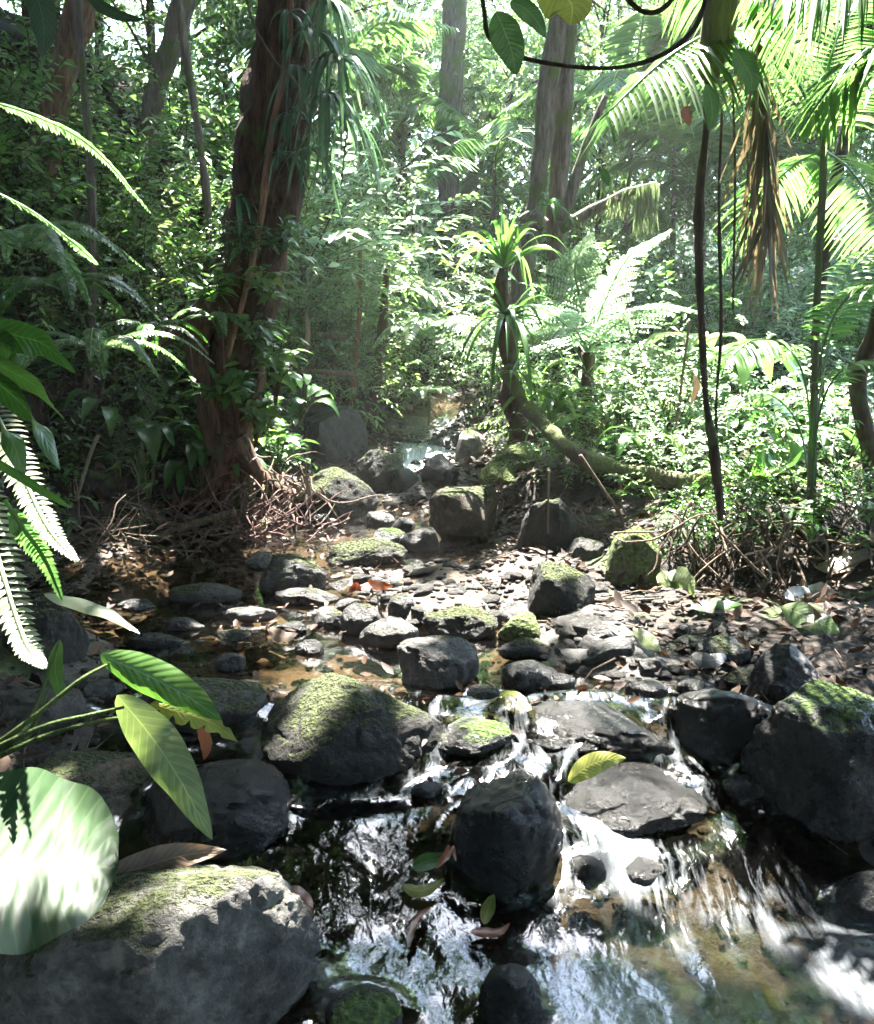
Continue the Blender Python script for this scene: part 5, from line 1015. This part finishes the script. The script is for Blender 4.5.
for pix, Y in (([(-40, 770), (30, 720), (80, 680), (112, 662)], [1.5, 1.52, 1.55, 1.6]), ([(-40, 765), (40, 728), (90, 715), (124, 707)], [1.5, 1.5, 1.5, 1.5]), ([(-40, 775), (40, 738), (95, 722), (130, 716)], [1.5, 1.53, 1.57, 1.62]), ([(-40, 760), (20, 735), (38, 700), (60, 640)], [1.5, 1.55, 1.6, 1.66]), ([(-40, 768), (20, 742), (36, 722), (48, 690)], [1.5, 1.55, 1.6, 1.66])):
    mb = MB(); tube(mb, [P(a, b, y) - ar for (a, b), y in zip(pix, Y)], [.006, .005, .004, .0025], 24, 7, .1); mb.build('stem', BM['green'], ae)
px_leaf('leaf', [(100, 655), (140, 672), (185, 695), (222, 720)], [1.6, 1.58, 1.55, 1.52], 40, 'blade', 'bright green lance-shaped leaf', (.45, .35, 1), parent=ae, cup=.3)
px_leaf('leaf', [(117, 695), (150, 735), (180, 780), (212, 840)], [1.5, 1.5, 1.47, 1.44], 50, 'blade_dull', 'dull grey-green drooping leaf with worn blotches', (1, .2, .35), parent=ae, cup=.12)
px_leaf('leaf', [(150, 704), (180, 712), (210, 722), (238, 742)], [1.56, 1.56, 1.55, 1.54], 26, 'yellow', 'ragged yellow leaf', (.3, .6, 1), parent=ae, bite=.5)
px_leaf('leaf', [(44, 594), (75, 602), (110, 614), (140, 634)], [1.7, 1.68, 1.66, 1.64], 20, 'glare_paint', 'narrow pale leaf with a green tip', (-.1, .95, .3), parent=ae, cup=.2)
px_leaf('leaf', [(60, 640), (55, 665), (58, 685), (62, 700)], 1.66, 16, 'blade', None, (1, .3, 0), parent=ae)
px_leaf('round_leaf', [(-110, 850), (-30, 858), (50, 865), (118, 868)], [1.15, 1.17, 1.2, 1.22], 225, 'glossy', 'huge round glossy leaf glaring with sun at the lower left edge', (.05, .93, .35), prof='oval', cup=-.14, wav=.02)
g0 = P(-60, 330, 1.35); ge_ = empty('broadleaf_plant', tuple(g0)); tag(ge_, 'cluster of drooping bright green leaves above the white fern at the left edge', 'plant')
for pix, wpx, lb in (([(-20, 322), (15, 335), (45, 345), (76, 374)], 36, None), ([(-30, 350), (5, 368), (38, 388), (64, 420)], 26, None), ([(-40, 360), (0, 385), (35, 420), (60, 470)], 40, None), ([(-35, 385), (-10, 410), (12, 440), (24, 480)], 34, None), ([(-40, 440), (10, 470), (50, 495), (72, 508)], 14, None), ([(-40, 335), (-8, 340), (14, 350), (22, 366)], 34, None)):
    px_leaf('leaf', pix, 1.35, wpx * .9, 'blade', lb, (.5, .2, -1), parent=ge_, cup=.15, rnd=rng.random())
mb = MB()
for yy in (322, 352, 362, 388, 440): tube(mb, [np.zeros(3), P(-35, yy, 1.35) - g0], .004, 6, 6)
mb.build('stem', BM['green'], ge_)
ve = P(490, -25, 2.7); vpe = empty('vine_leaves', tuple(ve))
bpy.data.objects.remove(vpe)
for pix, wpx, mt, lab, sd in (([(496, 12), (504, 30), (512, 52), (516, 76)], 30, 'blade', 'yellow-green leaf dangling lowest from the vine loop', (1, 0, .1)), ([(510, 2), (524, 8), (536, 20), (546, 38)], 18, 'blade', 'second leaf of the vine, slanting right', (.5, 0, 1)), ([(545, -30), (560, -10), (572, 6), (570, 26)], 48, 'yellow', 'glowing yellow-green leaf at the top edge beside the forked tree', (1, 0, .1)),
                              ([(706, 84), (711, 100), (712, 118), (708, 130)], 14, 'blade', 'small leaf stuck to the top of the thick aerial root', (1, 0, 0)), ([(735, 50), (742, 60), (752, 80), (745, 96)], 20, 'blade', 'bright leaf between the spathe and the dry frond', (1, 0, 0)), ([(690, 106), (686, 112), (688, 120), (690, 126)], 9, 'redleaf', 'curled orange dead leaf caught in the palm leaflets', (1, 0, 0)),
                              ([(24, -25), (38, 0), (44, 30), (42, 58)], 26, 'glossy', 'dark broad leaf hanging near the top left corner', (1, 0, 0)), ([(76, -20), (100, 5), (122, 16), (146, 20)], 12, 'glossy', 'long leaf pointing right at the top left', (0, .3, 1)), ([(602, 168), (605, 175), (607, 180), (609, 186)], 9, 'blade', 'tiny pale leaf above the side branch', (1, 0, 0))):
    px_leaf('hanging_leaf', pix, 2.65 if pix[0][0] > 400 else 2.4, wpx, mt, lab, sd)
px_leaf('dead_leaf', [(306, 312), (308, 330), (307, 346), (305, 362)], 8.2, 5, 'brownbig', 'upright orange dead leaf right of the giant trunk', (1, 0, 0))
px_leaf('dead_leaf', [(694, 374), (697, 385), (694, 396), (690, 404)], 5.4, 6, 'brownbig', 'orange dead leaf dangling by the broad-leaved plant on the right bank', (1, 0, 0))

# leaves lying on rocks, gravel and water
def lying(pix, wpx, mat, label, dz=.02, side=(0, .6, .5), cup=.15, wav=.04, Y=None, kind='fallen_leaf', prof='leaf', bite=0):
    pts = []
    for a, b in pix: g = G(a, b); pts.append(g + [0, 0, dz] if Y is None else P(a, b, Y))
    d = np.mean([p[1] for p in pts]); q0 = pts[0]; mb = MB(); blade(mb, np.array(pts) - q0, wpx * d / FPX, side, prof, cup, wav, 24, 9, rng.random(), bite=bite)
    o = mb.build(kind, LM[mat], None); o.location = tuple(q0); tag(o, label, 'leaf'); return o
lying([(100, 880), (140, 868), (180, 856), (226, 850)], 34, 'brownbig', 'long grey-brown dead leaf lying across the top of the pale boulder', Y=1.98, side=(0, .6, .9), cup=-.2)
lying([(568, 782), (585, 768), (604, 760), (626, 758)], 24, 'yellow', 'yellow-green leaf stuck on the low black boulder', Y=2.6, side=(0, .5, .8))
lying([(658, 592), (672, 590), (684, 592), (694, 602)], 30, 'blade_dull', 'pale blue-green leaf curling up from the right gravel', .05, (0, .75, .65), prof='oval')
lying([(690, 616), (708, 614), (726, 614), (746, 616)], 18, 'blade', 'bright green oblong leaf lying flat on the right bank', .04, (0, .9, .35))
lying([(780, 618), (800, 626), (820, 636), (838, 644)], 30, 'blade_dull', 'large pale olive leaf on the right bank above the biggest boulder', .05, (0, .85, .45))
lying([(784, 612), (800, 604), (818, 602), (836, 606)], 20, 'greyleaf', 'grey dead leaf behind the pale olive one', .06, (0, .9, .35))
lying([(815, 580), (835, 576), (852, 570), (870, 560)], 26, 'brownbig', 'broad brown dead leaf high on the right bank', .06, (0, .9, .4))
lying([(632, 640), (644, 648), (652, 656), (660, 664)], 16, 'blade_dull', 'narrow pale leaf sloping beside the flagstone', .05, (.5, .6, .6))
lying([(500, 700), (512, 708), (522, 714), (532, 718)], 24, 'yellow', 'yellow leaf floating right of the submerged rock', .03, (0, 1, .4))
lying([(402, 896), (416, 902), (430, 900), (444, 890)], 16, 'yellow', 'curled yellow leaf in the water left of the rounded wet boulder', .03, (0, 1, .4))
lying([(412, 884), (424, 876), (436, 872), (450, 868)], 18, 'blade', 'green leaf tip above the red dead leaves in the water', .04, (0, .6, .8))
lying([(436, 890), (446, 876), (452, 868), (456, 884)], 9, 'redleaf', 'curled red dead leaf standing beside the rounded wet boulder', .06, (1, .3, 0))
lying([(408, 960), (412, 942), (420, 928), (432, 918)], 9, 'redleaf', 'red leaf stalk trailing in the foreground water', .03, (1, .3, 0))
lying([(484, 936), (487, 924), (490, 914), (494, 906)], 16, 'yellow', 'brown-spotted yellow leaf under the rounded wet boulder', .03, (1, .3, 0))
lying([(470, 940), (484, 942), (498, 940), (510, 934)], 14, 'redleaf', 'orange-brown leaf floating below the spotted yellow one', .025, (0, 1, .2))
lying([(282, 900), (294, 905), (304, 915), (312, 930)], 26, 'redleaf', 'orange dead leaf pressed against the pale boulder by the current', .03, (0, 1, .3))
lying([(368, 596), (374, 600), (382, 602), (394, 604)], 10, 'redleaf', 'dark red leaf behind the lichen-spotted stone', .08, (0, .2, 1))
lying([(362, 604), (358, 600), (352, 602), (346, 610)], 9, 'redleaf', 'rusty leaf behind the tilted oblong stone', .07, (0, .2, 1))
lying([(198, 726), (204, 736), (206, 748), (204, 760)], 14, 'redleaf', 'rust-coloured leaf behind the ragged yellow one', Y=2.7, side=(1, 0, 0))
lying([(268, 635), (276, 641), (286, 643), (298, 640)], 14, 'brownbig', 'curled dead leaf wetted by the left pool', .03, (0, .7, .7))
lying([(690, 668), (700, 672), (715, 672), (730, 666)], 18, 'greyleaf', 'grey leaf plastered on wet stones left of the wedged rock', .05, (0, .7, .7))
lying([(560, 658), (575, 662), (588, 662), (600, 668)], 14, 'greyleaf', 'silvery wet leaf on the gravel below the flagstone', .03, (0, .8, .5))
lying([(270, 846), (276, 838), (284, 830), (290, 822)], 8, 'brownbig', 'thin dead leaf floating right of the hanging dull leaf', .03, (1, 0, 0))

# litter nobody could count
def litter(name, n, fx, fy, cond, smin, smax, label, mat, cat='leaf litter', lift=.02, asp=.42):
    x = fx(n); y = fy(n); k = cond(x, y); x, y = x[k], y[k]; n = len(x); z = H(x, y) + lift * rng.random(n)
    z = np.where((x > xl(y)) & (x < xr(y)), np.maximum(z, zw(y) + .006), z); D = runit(n); D[:, 2] *= .35; mb = MB()
    L = rng.uniform(smin, smax, n); leaves(mb, np.stack([x, y, z + .012], -1), D, np.array([0, 0, 1.]) + .6 * rng.normal(size=(n, 3)), L, L * asp, rng.uniform(-.3, .3, n), TF)
    tag(mb.build(name, LM[mat], None), label, cat, kind='stuff')
land = lambda x, y: (x < xl(y) + .1) | (x > xr(y) - .05)
litter('leaf_litter', 22000, lambda n: rng.uniform(-5, 5.5, n), lambda n: rng.uniform(1.2, 13, n), land, .03, .11, 'brown dead leaves littering the banks', 'brown')
litter('leaf_scraps', 1800, lambda n: rng.uniform(-2, 1.8, n), lambda n: rng.uniform(2.6, 7.5, n), lambda x, y: vn(x * 2, y * 2, 3) > .42, .02, .075, 'wet dead leaf scraps caught between stones in the stream', 'brown')

# ------------------------------------------------------------------ roots and twigs
def tangle(name, pc, n, L, r, mat, label, cat, spread=(.3, .2, .05), dirb=(0, 0, 0), curl=.25, kind=None):
    mb = MB(); c = np.array(pc)
    for _ in range(n):
        o = rng.normal(size=3) * spread; d = nrm(rng.normal(size=3) * [1, 1, .35] + np.array(dirb)); l = L * rng.uniform(.4, 1.2); pts = [o]; q = o
        for k in range(4): d = nrm(d + curl * rng.normal(size=3)); q = q + d * l / 4; pts.append(q)
        pts = np.array(pts); gz = H(pts[:, 0] + c[0], pts[:, 1] + c[1]) - c[2]; pts[:, 2] = np.maximum(pts[:, 2], gz + r)
        tube(mb, pts, [r * 1.0, r, r * .9, r * .7, r * .4], 10, 5, .3, rnd=rng.random())
    o = mb.build(name, mat, None); o.location = tuple(c); tag(o, label, cat, kind=kind)
g = G(225, 532); tangle('twig_pile', g + [0, 0, .05], 150, .42, .0055, BM['purple'], 'heap of reddish purple twigs washed up on the left shore', 'twigs', (.34, .2, .05), (.2, 0, .25), kind=None)
g = G(120, 548); tangle('twig_pile', g + [0, 0, .04], 70, .4, .006, BM['root'], 'sparser drift of brown twigs and bark farther left on the shore', 'twigs', (.35, .18, .04))
g = G(276, 515); tangle('exposed_roots', P(276, 480, 6.3), 60, .5, .009, BM['root'], 'pale tangle of exposed roots hanging off the bank beside the giant tree', 'roots', (.14, .08, .08), (.1, -.2, -1.3), .35)
tangle('exposed_roots', P(790, 540, 4.4), 38, .5, .006, BM['dry'], 'straw-coloured root tangle hanging over the right bank', 'roots', (.35, .1, .08), (-.2, -.3, -.5), .4)
tangle('exposed_roots', P(720, 525, 4.5), 50, .45, .006, BM['dark'], 'dark rootlets hanging below the thick aerial root', 'roots', (.2, .1, .06), (0, -.2, -1.3), .3)
tangle('exposed_roots', P(600, 510, 5.2), 34, .4, .006, BM['root'], 'roots curling over the bank above the blotched boulder', 'roots', (.2, .1, .05), (0, -.2, -.8), .4)
px_tube('stick', [(580, 455), (600, 485), (622, 520), (618, 545), (632, 575)], 4.9, 1.6, BM['root'], 'bent thin stick leaning over the upright mossy boulder', 'stick')
px_tube('stick', [(718, 530), (742, 555), (768, 580)], 4.1, 1.5, BM['dry'], 'pale straight stick sloping down the right bank', 'stick')
px_tube('stick', [(150, 540), (190, 525), (235, 512)], 5.6, 4.0, BM['root'], 'thick dead branch lying on the left shore', 'stick')
px_tube('stick', [(98, 435), (90, 455), (76, 500)], 4.6, 2.0, BM['dry'], 'pale broken stick hanging on the dark left bank', 'stick')
px_tube('stick', [(549, 470), (548, 520), (549, 545)], 4.9, 1.2, BM['dry'], 'thin upright stem in front of the arching log', 'stick')
px_tube('branch', [(690, 700), (740, 690), (800, 684), (880, 672)], 3.3, [5, 6, 6, 7], BM['dark'], 'dark wet branch lying over the wedged rock on the right', 'branch')
for i, (px, y0, y1, yb) in enumerate(((300, 335, 372, 8.6), (305, 352, 352, 9.4), (308, 372, 372, 8.2), (312, 338, 338, 10.2))):
    px_tube('path_log', [(px - 30, y0 + 6), (px + 5, y0), (px + 45, y0 + 3)], yb, 3, BM['root'], ['lowest', 'second', 'third', 'topmost'][i] + ' log edging the sunlit earth steps right of the giant tree', 'log')

# climbers on the giant trunk
for (px, py, k, sc_i, lab) in ((262, 300, 'herb_green', .75, 'glossy climber on the right side of the giant trunk, highest of its group'), (250, 350, 'herb_green', .8, 'climber with big drooping leaves on the front of the giant trunk'), (275, 385, 'herb_green', .9, 'pale-leaved climber spreading right of the giant trunk'), (225, 395, 'herb_dark', .8, 'dark climber low on the left face of the giant trunk'),
                               (255, 425, 'herb_green', .8, 'lowest climber at the foot of the giant tree'), (215, 300, 'herb_dark', .7, 'dark climber beside the bare hollow of the giant trunk'), (235, 240, 'small_dark', .5, 'small dark climber halfway up the giant trunk'), (300, 400, 'big_dark', .5, 'broad-leaved climber hanging right of the giant tree foot'), (275, 240, 'herb_dark', .6, 'dark climber under the lowest strappy tuft')):
    e = copy_tree(PROTO[k]); e.location = tuple(P(px, py + 18, 6.0)); e.rotation_euler = (rng.uniform(.2, .7), 0, rng.random()); e.scale = (sc_i,) * 3; tag(e, lab, 'climbing plant', 'climbers on the giant tree')
# twigs strewn on the banks
mb = MB(); n = 0
while n < 900:
    x, y = rng.uniform(-4, 4), rng.uniform(2.4, 8.5)
    if xl(y) + .15 < x < xr(y) - .5: continue
    a = rng.random() * 6.3; l = rng.uniform(.06, .3); q = np.array([[x, y, 0], [x + math.cos(a) * l * .5, y + math.sin(a) * l * .5, 0], [x + math.cos(a + .3) * l, y + math.sin(a + .3) * l, 0]]); q[:, 2] = H(q[:, 0], q[:, 1]) + .012 + rng.random() * .02
    tube(mb, q, [.004, .0035, .002], None, 4); n += 1
tag(mb.build('twig_litter', BM['dry']), 'small dead twigs strewn over the banks', 'twigs', kind='stuff')


# unseen leaf walls added behind and beside the viewpoint to darken the foreground
n = 9000; side_ = rng.random(n); x = np.where(side_ < .45, rng.uniform(-10, 10, n), np.where(side_ < .72, rng.uniform(-9, -6.5, n), rng.uniform(6.5, 9, n))); y = np.where(side_ < .45, rng.uniform(-9, -5.5, n), rng.uniform(-7, 3.2, n))
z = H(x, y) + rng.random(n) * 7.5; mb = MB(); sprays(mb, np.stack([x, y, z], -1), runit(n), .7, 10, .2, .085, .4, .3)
tag(mb.build('added_shade_foliage', LM['dark']), 'unseen dark foliage added behind and beside the viewpoint to cut sky light', 'foliage', kind='stuff')

# ------------------------------------------------------------------ haze added as a bright veil over the background
bm = bmesh.new(); bmesh.ops.create_cube(bm, size=1); me = bpy.data.meshes.new('haze'); bm.to_mesh(me); bm.free()
hz = mkobj('haze', me, None); hz.scale = (220, 230, 46); hz.location = (0, 10, 20)
m, N, L = newmat('haze_veil'); out = N('ShaderNodeOutputMaterial'); pv = N('ShaderNodeVolumePrincipled'); pv.inputs['Density'].default_value = .0013; pv.inputs['Color'].default_value = (.92, .98, .96, 1)
pv.inputs['Anisotropy'].default_value = .3
L(pv.outputs[0], out.inputs['Volume']); me.materials.append(m); tag(hz, 'thin haze added to veil and lighten the background', 'haze', kind='stuff')
sc.cycles.volume_bounces = 0
